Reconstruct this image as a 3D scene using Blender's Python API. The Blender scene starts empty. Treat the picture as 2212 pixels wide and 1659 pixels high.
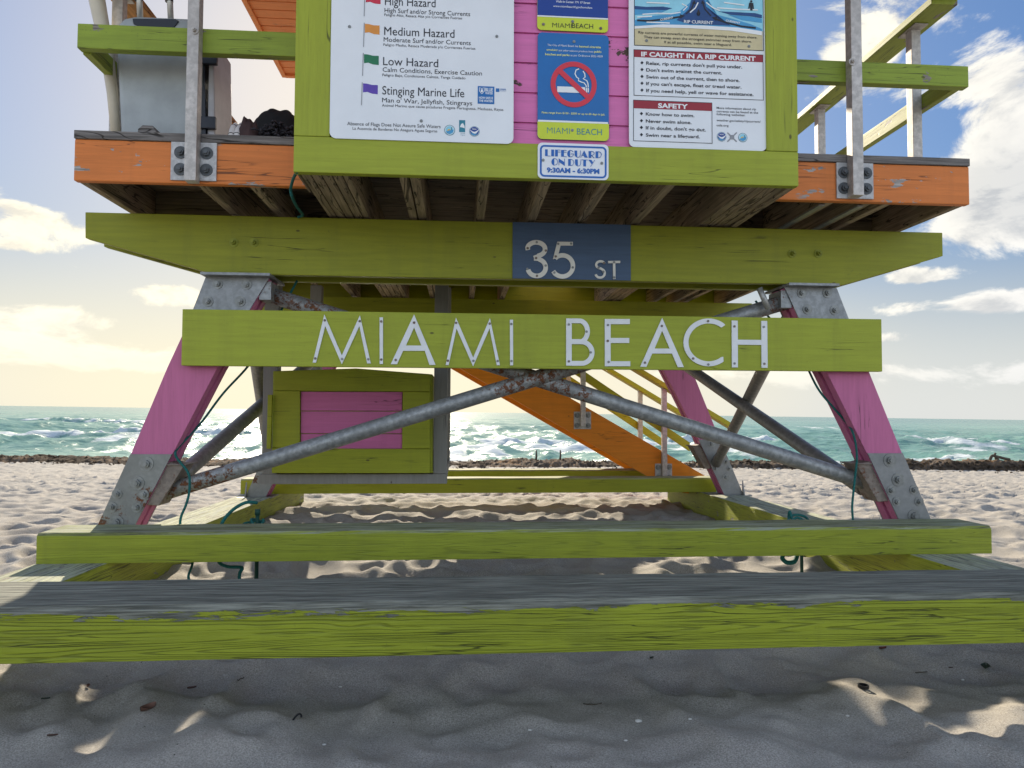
import bpy, bmesh, math, random
import numpy as np
from mathutils import Matrix, Vector

random.seed(7)
S = bpy.context.scene
COL = S.collection

# ------------------------------------------------------------------ camera
EYE = 0.88                       # lens height above the sand under the tower
FPX = 1534.0                     # focal length in units of the 2212 px wide picture
PITCH = math.atan(62 / FPX)
ROLL = 0.014
Fw = np.array([0, math.cos(PITCH), math.sin(PITCH)])
R0 = np.array([1.0, 0, 0]); U0 = np.array([0, -math.sin(PITCH), math.cos(PITCH)])
Rt = math.cos(ROLL) * R0 + math.sin(ROLL) * U0
Up = math.cos(ROLL) * U0 - math.sin(ROLL) * R0
cam = bpy.data.cameras.new('camera'); cam_o = bpy.data.objects.new('camera', cam); COL.objects.link(cam_o)
cam.sensor_width = 36; cam.lens = FPX / 2212 * 36; cam.clip_start = 0.05; cam.clip_end = 30000
m = Matrix.Identity(4)
for i in range(3):
    m[i][0] = Rt[i]; m[i][1] = Up[i]; m[i][2] = -Fw[i]
m[2][3] = EYE
cam_o.matrix_world = m
S.camera = cam_o

# ------------------------------------------------------------------ light
SUN_EL = math.radians(25.5)
SUN_AZ = math.radians(-13.0)      # left of straight ahead (+Y)
sl = bpy.data.lights.new('sun', 'SUN'); so = bpy.data.objects.new('sun', sl); COL.objects.link(so)
sl.energy = 3.35; sl.angle = math.radians(0.53); sl.color = (1.0, 0.88, 0.70)
sdir = Vector((math.sin(SUN_AZ) * math.cos(SUN_EL), math.cos(SUN_AZ) * math.cos(SUN_EL), math.sin(SUN_EL)))
so.rotation_euler = sdir.to_track_quat('Z', 'Y').to_euler(); so.location = (0, 0, 30)
S.view_settings.view_transform = 'Standard'; S.view_settings.look = 'None'
S.view_settings.exposure = 1.55; S.view_settings.gamma = 1

# tower axes: u to the right along the front, v away from the viewer, w up
YAW = math.radians(4.2)
Ua = np.array([math.cos(YAW), math.sin(YAW), .0098]); Ua /= np.linalg.norm(Ua)
Va = np.array([-math.sin(YAW), math.cos(YAW), 0]); Wa = np.cross(Ua, Va)
Tn = np.array([Ua, Va, Wa])
TM = Matrix(((Ua[0], Va[0], Wa[0], 0), (Ua[1], Va[1], Wa[1], 0), (Ua[2], Va[2], Wa[2], 0), (0, 0, 0, 1)))
CT = Tn @ np.array([0, 0, EYE])

def P(x, y, v):
    """surveyed point of the photograph on the tower plane at depth v -> tower metres (u, v, w)"""
    d = Tn @ (Fw + Rt * (x - 1106) / FPX - Up * (y - 829.5) / FPX)
    return CT + d * (v - CT[1]) / d[1]

# ------------------------------------------------------------------ node helper
class G:
    def __init__(s, nt): s.nt = nt
    def n(s, typ, **kw):
        nd = s.nt.nodes.new('ShaderNode' + typ)
        for k, v in kw.items():
            if k.startswith('i_'):
                key = k[2:]
                key = int(key) if key.isdigit() else key.replace('_', ' ')
                s.set(nd.inputs[key], v)
            else: setattr(nd, k, v)
        return nd
    def set(s, sock, v):
        if isinstance(v, bpy.types.NodeSocket): s.nt.links.new(v, sock)
        elif isinstance(v, bpy.types.Node): s.nt.links.new(v.outputs[0], sock)
        else:
            if sock.type == 'RGBA' and len(v) == 3: v = (*v, 1)
            sock.default_value = v
    def math(s, op, a, b=0.0, c=None, clamp=False):
        nd = s.n('Math', operation=op, use_clamp=clamp); s.set(nd.inputs[0], a); s.set(nd.inputs[1], b)
        if c is not None: s.set(nd.inputs[2], c)
        return nd.outputs[0]
    def vmath(s, op, a, b=(0, 0, 0)):
        nd = s.n('VectorMath', operation=op); s.set(nd.inputs[0], a); s.set(nd.inputs[1], b)
        return nd.outputs['Value'] if op in ('LENGTH', 'DOT_PRODUCT', 'DISTANCE') else nd.outputs[0]
    def ramp(s, v, lo, hi, a=0.0, b=1.0):
        nd = s.n('MapRange', interpolation_type='SMOOTHSTEP'); s.set(nd.inputs[0], v)
        for i, q in zip((1, 2, 3, 4), (lo, hi, a, b)): s.set(nd.inputs[i], q)
        return nd.outputs[0]
    def mix(s, f, a, b, mode='MIX'):
        nd = s.n('Mix', data_type='RGBA', blend_type=mode); s.set(nd.inputs[0], f); s.set(nd.inputs[6], a); s.set(nd.inputs[7], b)
        return nd.outputs[2]
    def noise(s, vec, scale, detail=4.0, rough=.55, dist=0.0):
        nd = s.n('TexNoise'); s.set(nd.inputs['Vector'], vec)
        for k, q in (('Scale', scale), ('Detail', detail), ('Roughness', rough), ('Distortion', dist)): nd.inputs[k].default_value = q
        return nd.outputs[0]

# ------------------------------------------------------------------ sky
w = bpy.data.worlds.new('World'); S.world = w; w.use_nodes = True
nt = w.node_tree; nt.nodes.clear(); g = G(nt)
sky = g.n('TexSky', sky_type='NISHITA', sun_disc=False, sun_elevation=SUN_EL, sun_rotation=SUN_AZ, air_density=1.0, dust_density=1.6, ozone_density=2.2)
dirv = g.n('TexCoord').outputs['Generated']
def raydir(x, y):
    d = Fw + Rt * (x - 1106) / FPX - Up * (y - 829.5) / FPX
    return d / np.linalg.norm(d)
sep = g.n('SeparateXYZ', i_0=dirv)
den = g.math('ADD', g.math('MAXIMUM', sep.outputs[2], 0.0), 0.16)
comb = g.n('CombineXYZ', i_0=g.math('DIVIDE', sep.outputs[0], den), i_1=g.math('DIVIDE', sep.outputs[1], den), i_2=sep.outputs[2])
low = g.vmath('MULTIPLY', dirv, (1.0, 1.0, 1.8))
n1 = g.noise(low, 7.0, 10.0, .64, .35)
n1u = g.noise(g.vmath('ADD', low, (-.012, 0, .045)), 7.0, 6.0, .60, .35)
n2 = g.noise(comb.outputs[0], 1.3, 8.0, .62, .2)
blobs = [  # direction of each cloud bank: x, y, half-width, half-height, weight
    (1930, 60, 170, 100, .25), (2040, 170, 150, 60, .20), (2190, 210, 90, 70, .17), (2160, 350, 95, 90, .30), (2220, 450, 130, 80, .26), (1800, 190, 60, 70, .12), (2010, 120, 60, 40, -.12),
    (1995, 597, 75, 20, .22), (2010, 665, 120, 22, .22), (2190, 650, 70, 34, .26), (1960, 728, 120, 16, .2), (1830, 560, 40, 16, .05),
    (95, 700, 140, 46, .33), (365, 640, 74, 34, .31), (170, 500, 95, 30, .22), (60, 455, 70, 14, .14), (50, 530, 60, 12, .15),
    (180, 770, 330, 34, .26), (1000, 800, 900, 30, .10), (1950, 810, 500, 36, .2), (-700, 400, 500, 200, .2), (2900, 300, 500, 260, .25)]
dens = g.math('ADD', g.math('MULTIPLY', n1, .80), g.math('MULTIPLY', n2, .20))
for (x, y, rx, ry, wt) in blobs:
    c = raydir(x, y)
    dv = g.vmath('SUBTRACT', dirv, tuple(c))
    lx = g.vmath('DOT_PRODUCT', dv, tuple(Rt * FPX / rx * .95)); ly = g.vmath('DOT_PRODUCT', dv, tuple(Up * FPX / ry * .95)); lz = g.vmath('DOT_PRODUCT', dv, tuple(Fw * 3.0))
    r = g.math('SQRT', g.math('ADD', g.math('ADD', g.math('MULTIPLY', lx, lx), g.math('MULTIPLY', ly, ly)), g.math('MULTIPLY', lz, lz)))
    dens = g.math('ADD', dens, g.math('MULTIPLY', g.ramp(r, 1.35, .1), wt))
cov = g.ramp(dens, .655, .765)
relief = g.math('SUBTRACT', n1, n1u)      # denser than the air above it: a sunlit top
thick = g.math('ADD', g.ramp(dens, .74, 1.0, 0, .55), g.ramp(relief, .05, -.13, 0, .75), clamp=True)
toward = g.ramp(sep.outputs[1], -.25, .40)               # sky dimmed toward the sun, brightened behind the camera to light shaded fronts
sund = g.ramp(g.vmath('DOT_PRODUCT', dirv, tuple(sdir)), .55, .98)
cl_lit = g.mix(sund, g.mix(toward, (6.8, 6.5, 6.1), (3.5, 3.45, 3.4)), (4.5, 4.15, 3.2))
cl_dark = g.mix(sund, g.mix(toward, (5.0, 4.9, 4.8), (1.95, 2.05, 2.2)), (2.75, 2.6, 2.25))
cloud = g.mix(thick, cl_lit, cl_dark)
hz = g.ramp(sep.outputs[2], .22, .0)
lum = g.vmath('DOT_PRODUCT', sky.outputs[0], (.25, .6, .15))
lumv = g.n('CombineXYZ', i_0=lum, i_1=lum, i_2=lum).outputs[0]
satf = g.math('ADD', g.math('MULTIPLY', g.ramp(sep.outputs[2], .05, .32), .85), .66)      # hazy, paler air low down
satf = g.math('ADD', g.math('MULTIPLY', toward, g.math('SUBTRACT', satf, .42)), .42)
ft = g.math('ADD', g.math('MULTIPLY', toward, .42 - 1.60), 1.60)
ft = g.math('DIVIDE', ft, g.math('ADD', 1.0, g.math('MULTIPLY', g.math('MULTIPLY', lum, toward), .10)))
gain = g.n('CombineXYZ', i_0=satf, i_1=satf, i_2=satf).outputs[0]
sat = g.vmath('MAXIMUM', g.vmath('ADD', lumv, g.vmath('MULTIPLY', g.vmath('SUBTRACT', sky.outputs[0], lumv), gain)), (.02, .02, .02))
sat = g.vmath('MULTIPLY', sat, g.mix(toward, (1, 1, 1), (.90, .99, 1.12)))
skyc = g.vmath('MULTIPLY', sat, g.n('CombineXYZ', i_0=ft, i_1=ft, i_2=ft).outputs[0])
side = g.ramp(g.vmath('DOT_PRODUCT', dirv, tuple(sdir)), .66, .95)
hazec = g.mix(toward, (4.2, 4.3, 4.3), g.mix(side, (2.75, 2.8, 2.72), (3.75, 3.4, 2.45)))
hz1 = g.ramp(sep.outputs[2], .24, .0, 0, .9)
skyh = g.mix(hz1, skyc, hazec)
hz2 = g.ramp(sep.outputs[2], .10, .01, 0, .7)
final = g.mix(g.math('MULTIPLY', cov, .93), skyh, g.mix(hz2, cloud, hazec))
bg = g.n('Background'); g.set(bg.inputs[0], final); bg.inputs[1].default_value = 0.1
ou = g.n('OutputWorld'); nt.links.new(bg.outputs[0], ou.inputs[0])
w.cycles.sampling_method = 'MANUAL'; w.cycles.sample_map_resolution = 1024

# ------------------------------------------------------------------ materials
def newmat(name):
    m = bpy.data.materials.new(name); m.use_nodes = True; m.node_tree.nodes.clear()
    g = G(m.node_tree); b = g.n('BsdfPrincipled'); o = g.n('OutputMaterial'); m.node_tree.links.new(b.outputs[0], o.inputs[0])
    return m, g, b
def objvec(g, seed=0.0):
    tc = g.n('TexCoord').outputs['Object']; oi = g.n('ObjectInfo').outputs['Random']
    off = g.n('CombineXYZ', i_0=g.math('MULTIPLY', oi, 37.0), i_1=g.math('MULTIPLY', oi, 91.0), i_2=g.math('ADD', g.math('MULTIPLY', oi, 53.0), seed))
    return g.vmath('ADD', tc, off.outputs[0])
def axscale(axis, along, across):
    s = [across] * 3; s['uvw'.index(axis)] = along; return tuple(s)

def painted(name, col, axis='u', dirt=.25, crack=.35, peel=0.0, rough=.55, under=(.20, .175, .15), worntop=0.0, mould=.3, bump=.25, ragged=None, lines=0.0, pale=0.0):
    """weathered paint over timber, grain along axis"""
    m, g, b = newmat(name); v = objvec(g)
    gv = g.vmath('MULTIPLY', v, axscale(axis, 1.0, 16.0))
    grain = g.noise(gv, 3.0, 6, .6, .3); fine = g.noise(g.vmath('MULTIPLY', v, axscale(axis, 3.0, 60.0)), 3.0, 3, .6, .2)
    big = g.noise(v, 1.6, 4, .6); mid = g.noise(v, 9.0, 5, .65)
    c = g.mix(g.ramp(grain, .3, .75), tuple(q * (1 - .55 * dirt) for q in col), tuple(min(1, q * 1.06) for q in col))
    c = g.mix(g.ramp(big, .35, .7, 0, dirt), c, tuple(q * .62 for q in col))
    c = g.mix(g.ramp(fine, .52, .72, 0, .35 * dirt + .1), c, tuple(q * .5 for q in col))
    sv = g.noise(g.vmath('MULTIPLY', v, (9.0, 9.0, .7)), 1.0, 5, .65)
    c = g.mix(g.ramp(sv, .50, .75, 0, .22 + .3 * dirt), c, tuple(q * .55 + .012 for q in col))
    # mould specks
    sp = g.noise(g.vmath('MULTIPLY', v, axscale(axis, 1.0, 1.6)), 70.0, 3, .7)
    c = g.mix(g.math('MULTIPLY', g.ramp(sp, .62, .70, 0, mould), g.ramp(mid, .42, .6)), c, (.05, .05, .03))
    # drying cracks along the grain
    cn = g.noise(g.vmath('MULTIPLY', v, axscale(axis, .55, 15.0)), 2.4, 2.5, .5, .5)
    where = g.ramp(g.noise(g.vmath('MULTIPLY', v, axscale(axis, 1.2, 4.0)), 1.6, 2, .5), .62 - .32 * crack, .70 - .25 * crack)
    ck = g.math('MULTIPLY', g.ramp(g.math('ABSOLUTE', g.math('SUBTRACT', cn, .5)), .015, .003), where)
    c = g.mix(g.math('MULTIPLY', ck, .85), c, tuple(q * .16 + .008 for q in col))
    if lines > 0:
        ln = g.noise(g.vmath('MULTIPLY', v, axscale(axis, .22, 9.0)), 2.6, 1.0, .4, .1)
        lf = g.math('FRACT', g.math('MULTIPLY', ln, 15.0))
        lw = g.ramp(g.noise(g.vmath('MULTIPLY', v, axscale(axis, 2.0, 20.0)), 2.0, 3, .6), .30, .50)
        lm = g.math('MULTIPLY', g.ramp(g.math('ABSOLUTE', g.math('SUBTRACT', lf, .5)), .19, .04), lw)
        c = g.mix(g.math('MULTIPLY', lm, lines), c, tuple(q * .22 + .006 for q in col))
        ck = g.math('MAXIMUM', ck, g.math('MULTIPLY', lm, .7 * lines))
    # nail holes and knots
    vo = g.n('TexVoronoi', feature='F1'); g.set(vo.inputs['Vector'], g.vmath('MULTIPLY', v, axscale(axis, .7, 1.3))); vo.inputs['Scale'].default_value = 5.5
    hole = g.ramp(vo.outputs['Distance'], .058, .03)
    c = g.mix(g.math('MULTIPLY', hole, .75), c, (.045, .032, .015))
    h = g.math('ADD', g.math('MULTIPLY', grain, .5), g.math('MULTIPLY', fine, .35))
    h = g.math('SUBTRACT', h, g.math('MULTIPLY', ck, 1.3))
    wood = g.mix(g.ramp(g.noise(g.vmath('MULTIPLY', v, axscale(axis, 1.4, 34.0)), 3.0, 5, .65, .2), .3, .7), tuple(q * .45 for q in under), tuple(q * 1.5 for q in under))
    mask = None
    if peel > 0:
        pn = g.noise(g.vmath('MULTIPLY', v, axscale(axis, 1.0, 2.6)), 5.5, 6, .62, .3)
        mask = g.math('MULTIPLY', g.ramp(pn, .66 - .12 * peel, .67 - .12 * peel), g.ramp(big, .38, .45))
    if ragged:
        # bare timber where the paint has worn off the upper front edge: (w of the edge, depth of the bare band)
        pos = g.n('SeparateXYZ', i_0=g.n('TexCoord').outputs['Object'])
        rn = g.noise(g.vmath('MULTIPLY', v, axscale(axis, 1.6, 9.0)), 3.2, 7, .68, .5)
        lim = g.math('SUBTRACT', ragged[0], g.math('MULTIPLY', g.ramp(rn, .38, .72), ragged[1]))
        bare = g.ramp(g.math('SUBTRACT', pos.outputs[2], lim), -.0008, .0008)
        mask = bare if mask is None else g.math('MAXIMUM', mask, bare)
    if worntop > 0:
        nz = g.n('SeparateXYZ', i_0=g.n('NewGeometry').outputs['Normal']).outputs[2]
        tn = g.noise(g.vmath('MULTIPLY', v, axscale(axis, .7, 11.0)), 3.2, 6, .7, .3)
        faded = g.mix(g.ramp(tn, .40, .60), tuple(.26 * q + .018 + .16 * pale for q in col), tuple(q * .42 + .10 + .22 * pale for q in col))
        t2 = g.noise(g.vmath('MULTIPLY', v, axscale(axis, .9, 15.0)), 3.0, 5, .72, .2)
        faded = g.mix(g.ramp(t2, .51, .58), faded, (.30, .32, .27)); faded = g.mix(g.ramp(t2, .46, .38), faded, tuple(.02 + .10 * pale for _ in 'rgb'))
        faded = g.mix(g.ramp(g.noise(g.vmath('MULTIPLY', v, axscale(axis, 1.0, 7.0)), 4.0, 4, .6), .56, .66, 0, .8 * worntop), faded, wood)
        top = g.ramp(nz, .45, .75, 0, min(1, worntop * 1.2))
        c = g.mix(top, c, faded)
        h = g.math('ADD', h, g.math('MULTIPLY', top, tn))
    if mask is not None:
        c = g.mix(mask, c, wood); h = g.math('SUBTRACT', h, g.math('MULTIPLY', mask, .9))
    g.set(b.inputs['Base Color'], c); g.set(b.inputs['Roughness'], g.math('ADD', g.math('MULTIPLY', top, .4), rough) if worntop > 0 else rough)
    b.inputs['Specular IOR Level'].default_value = .3
    bp = g.n('Bump'); bp.inputs['Strength'].default_value = bump; bp.inputs['Distance'].default_value = .006; g.set(bp.inputs['Height'], h)
    g.set(b.inputs['Normal'], bp.outputs[0])
    return m

def bare_wood(name, col, axis, contrast=1.0):
    m, g, b = newmat(name); v = objvec(g)
    n = g.noise(g.vmath('MULTIPLY', v, axscale(axis, 1.0, 26.0)), 3.0, 6, .65, .6)
    n2 = g.noise(v, 2.5, 4, .6)
    kn = g.noise(g.vmath('MULTIPLY', v, axscale(axis, .7, 6.0)), 2.0, 3, .5, 1.2)
    c = g.mix(g.ramp(n, .3, .72), tuple(q * (1 - .6 * contrast) for q in col), tuple(q * 1.35 for q in col))
    c = g.mix(g.ramp(n2, .4, .7, 0, .5), c, tuple(q * .5 for q in col))
    ck = g.ramp(g.math('ABSOLUTE', g.math('SUBTRACT', kn, .5)), .018, .003)
    c = g.mix(g.math('MULTIPLY', ck, .8), c, (.012, .01, .008))
    g.set(b.inputs['Base Color'], c); b.inputs['Roughness'].default_value = .8; b.inputs['Specular IOR Level'].default_value = .2
    bp = g.n('Bump'); bp.inputs['Strength'].default_value = .4; bp.inputs['Distance'].default_value = .006
    g.set(bp.inputs['Height'], g.math('SUBTRACT', n, ck)); g.set(b.inputs['Normal'], bp.outputs[0])
    return m

def steel(name, col=(.36, .37, .37), rust=.25, rough=.5, metal=.55, rscale=9.0, hot=(), spangle=.22):
    """galvanised steel with spangle and rust; hot = list of (u,v,w,radius) corroded spots"""
    m, g, b = newmat(name); v = objvec(g) if not hot else g.n('TexCoord').outputs['Object']
    a = g.noise(v, 38.0, 4, .6); a2 = g.noise(v, 4.0, 5, .6)
    c = g.mix(g.ramp(a, .35, .68), tuple(q * (1 - spangle) for q in col), tuple(q * (1 + .6 * spangle) for q in col))
    c = g.mix(g.ramp(a2, .35, .7, 0, .45), c, tuple(q * .6 for q in col))
    rn = g.noise(v, rscale, 8, .72, .3); sp = g.noise(v, 60.0, 4, .75)
    bias = rust
    if hot:
        acc = None
        for (x, y, z, rr) in hot:
            d = g.ramp(g.vmath('DISTANCE', v, (x, y, z)), rr, rr * .15, 0, .20)
            acc = d if acc is None else g.math('MAXIMUM', acc, d)
        bias = g.math('ADD', acc, rust)
    rv = g.math('ADD', g.math('ADD', g.math('MULTIPLY', rn, .62), g.math('MULTIPLY', sp, .38)), bias)
    rm = g.ramp(rv, .76, .84)
    rc = g.mix(g.ramp(sp, .35, .65), (.045, .018, .010), (.15, .055, .02))
    c = g.mix(rm, c, rc)
    g.set(b.inputs['Base Color'], c)
    g.set(b.inputs['Metallic'], g.math('MULTIPLY', g.math('SUBTRACT', 1.0, rm), metal))
    g.set(b.inputs['Roughness'], g.ramp(rm, 0, 1, rough, .9))
    bp = g.n('Bump'); bp.inputs['Strength'].default_value = .3; bp.inputs['Distance'].default_value = .004
    g.set(bp.inputs['Height'], g.math('ADD', g.math('MULTIPLY', rm, .8), g.math('MULTIPLY', a, .25))); g.set(b.inputs['Normal'], bp.outputs[0])
    return m

def plain(name, col, rough=.5, metal=0.0, var=.12, scale=12.0, spec=.4, bump=0.0):
    m, g, b = newmat(name); v = g.n('TexCoord').outputs['Object']
    n = g.noise(v, scale, 5, .6)
    c = g.mix(g.ramp(n, .3, .7), tuple(q * (1 - var) for q in col), tuple(min(1, q * (1 + var * .5)) for q in col))
    g.set(b.inputs['Base Color'], c); b.inputs['Roughness'].default_value = rough; b.inputs['Metallic'].default_value = metal
    b.inputs['Specular IOR Level'].default_value = spec
    if bump:
        bp = g.n('Bump'); bp.inputs['Strength'].default_value = bump; bp.inputs['Distance'].default_value = .004
        g.set(bp.inputs['Height'], g.noise(v, scale * 3, 5, .65)); g.set(b.inputs['Normal'], bp.outputs[0])
    return m

LIME = (.32, .365, .032)
M = {}
M['lime_u'] = painted('lime paint on boards', LIME, 'u', .16, .12, 0, mould=.22)
M['lime_w'] = painted('lime paint on posts', LIME, 'w', .16, .15, 0, mould=.2)
M['lime_girder'] = painted('shade darkened girder lime', (.255, .272, .016), 'u', .22, .15, 0, mould=.3)  # lime darkened to olive; shade under the cabin is put into the colour
M['lime_rail'] = painted('weathered lime rail paint', (.25, .33, .035), 'u', .3, .75, .35, mould=.55, worntop=.5)
M['lime_rail_v'] = painted('weathered lime side rail paint', (.30, .36, .05), 'v', .3, .6, .25, mould=.5, worntop=.5)
M['lime_locker'] = painted('locker lime paint', (.27, .30, .015), 'u', .2, .35, 0, mould=.3)
M['lime_log'] = painted('worn log paint', (.295, .335, .022), 'u', .3, .42, .0, mould=.3, under=(.175, .178, .145), worntop=.75, bump=.7, ragged=(.325, .030), lines=.5)
M['lime_beam'] = painted('worn cross timber paint', (.285, .325, .026), 'u', .25, .3, .0, mould=.3, worntop=.75, bump=.4, lines=.28, pale=.35)
M['lime_beam2'] = painted('rear cross timber paint', (.28, .30, .015), 'u', .2, .3, .0, mould=.2, worntop=.6, pale=.9)
M['lime_skid'] = painted('worn skid paint', (.33, .36, .03), 'v', .35, .8, .1, mould=.3, worntop=.8, bump=.4, lines=.4, pale=.85)
M['pink_leg'] = painted('pink leg paint', (.50, .14, .28), 'w', .16, .06, 0, mould=.08)
M['pink_wall'] = painted('pink siding paint', (.68, .18, .42), 'u', .12, .2, .25, mould=.1, under=(.07, .045, .03))
M['pink_locker'] = painted('pink locker paint', (.50, .13, .30), 'u', .12, .2, 0, mould=.05)
M['orange'] = painted('orange fascia paint', (.66, .20, .045), 'u', .22, .4, .30, mould=.15, under=(.3, .28, .26))
M['cabin_side'] = painted('paled side wall paint', (.42, .30, .30), 'v', .2, .2, 0, mould=.1)  # made paler so less pink light bounces onto the cooler and posts
M['orange_stair'] = painted('orange stair paint', (.70, .23, .012), 'u', .22, .2, 0, mould=.1)
M['orange_roof'] = painted('orange soffit paint', (.75, .26, .08), 'u', .15, .2, 0, mould=.5)
M['yellow_rail'] = painted('yellow stair rail paint', (.42, .40, .02), 'u', .2, .2, 0, mould=.1)
M['blue_panel'] = painted('blue street panel paint', (.062, .105, .185), 'u', .2, .15, 0, mould=.1)
M['grey_board'] = bare_wood('weathered grey board', (.20, .185, .175), 'u')
M['joist'] = bare_wood('brown joist timber', (.33, .26, .18), 'v', .75)
M['deck'] = bare_wood('dark deck underside', (.20, .165, .125), 'u', .8)
M['warm_wood'] = bare_wood('warm bare timber', (.42, .22, .09), 'v', .5)
M['grey_frame'] = painted('grey frame paint', (.22, .22, .21), 'w', .2, .1, 0, mould=.1)
M['galv'] = steel('galvanised steel', (.38, .38, .37), .03, .5)
M['galv_warm'] = steel('aged galvanised post', (.52, .49, .46), .09, .6, .35)
M['plate_white'] = steel('scuffed pale bracket', (.50, .50, .50), .02, .6, .25)
M['bolt'] = steel('galvanised bolt', (.25, .26, .255), .10, .5)
M['bolt_dark'] = steel('dark tarred bolt', (.10, .11, .12), .12, .6, .3)
M['bolt_lime'] = painted('lime painted bolt', (.25, .28, .03), 'w', .3, 0, 0, mould=.5)
M['rusty'] = steel('rusted steel', (.24, .20, .17), .22, .7, .3)
M['white_letter'] = plain('white letter plastic', (.72, .74, .76), .4, var=.06)
M['number_letter'] = plain('cream number plastic', (.66, .65, .60), .45, var=.06)
M['sign_white'] = plain('white sign face', (.74, .77, .80), .35, var=.04, scale=5)
M['ink'] = plain('black ink', (.012, .013, .02), .5, var=.02)
M['sign_blue'] = plain('blue sign face', (.004, .13, .40), .35, var=.05)
M['sign_navy'] = plain('dark blue sign face', (.002, .04, .26), .35, var=.05)
M['sign_lime'] = plain('lime sign band', (.55, .64, .03), .4, var=.05)
M['sign_red'] = plain('red sign ring', (.62, .03, .055), .4, var=.03)
M['sign_maroon'] = plain('maroon sign header', (.29, .012, .025), .4, var=.03)
M['sign_text_white'] = plain('white sign ink', (.78, .80, .80), .4, var=.02)
M['sign_text_yellow'] = plain('yellow sign ink', (.72, .74, .28), .4, var=.02)
M['duty_blue'] = plain('royal blue sign ink', (.006, .11, .42), .4, var=.03)
M['flag_orange'] = plain('orange flag ink', (.72, .28, .04), .4); M['flag_green'] = plain('green flag ink', (.01, .17, .07), .4)
M['flag_purple'] = plain('purple flag ink', (.10, .05, .38), .4); M['flag_red'] = plain('red flag ink', (.55, .02, .05), .4)
M['pole_grey'] = plain('grey sign ink', (.25, .26, .28), .4)
M['pic_light'] = plain('pale sea ink', (.28, .62, .75), .4); M['pic_mid'] = plain('mid sea ink', (.06, .30, .55), .4)
M['pic_dark'] = plain('dark sea ink', (.012, .06, .20), .4); M['pic_sand'] = plain('sand ink', (.60, .52, .30), .4)
M['seal_teal'] = plain('teal seal ink', (.02, .20, .28), .4); M['seal_sun'] = plain('sun seal ink', (.7, .45, .05), .4)
M['cooler'] = plain('grey moulded plastic', (.34, .37, .38), .5, var=.16, scale=5, bump=.05)
M['cooler_lid'] = plain('pale lid plastic', (.40, .40, .42), .5, var=.1)
M['dark_plastic'] = plain('near black plastic', (.012, .015, .025), .4)
M['handle_alu'] = plain('brushed handle tube', (.55, .55, .53), .35, .6, var=.2)
M['cream_pole'] = plain('cream pole', (.55, .50, .40), .45, var=.12, scale=5)
M['rope'] = plain('teal rope', (.008, .12, .11), .8, var=.4, scale=120, bump=.8)
M['stake'] = plain('green metal stake', (.008, .05, .035), .6)
M['towel'] = plain('white towel', (.62, .60, .58), .9, var=.1); M['towel_dark'] = plain('dark towel stripe', (.02, .02, .025), .9)
M['brown_cloth'] = plain('brown cloth', (.06, .035, .035), .9, var=.3, bump=.4); M['black_cloth'] = plain('black cloth', (.008, .008, .010), .85, bump=.3)
M['grey_rag'] = plain('grey rag', (.03, .028, .035), .9, var=.3)
M['leaf_brown'] = plain('dry brown leaf', (.13, .065, .045), .7, var=.3, scale=60); M['leaf_red'] = plain('dry red leaf', (.16, .04, .02), .7, var=.3, scale=60)
M['leaf_green'] = plain('dull green leaf', (.03, .05, .03), .6, var=.3); M['shell'] = plain('white shell', (.62, .60, .55), .5)
M['black_plastic'] = plain('black bottle ring', (.006, .006, .008), .4)
M['driftwood'] = bare_wood('dark driftwood', (.10, .08, .06), 'u')

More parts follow.
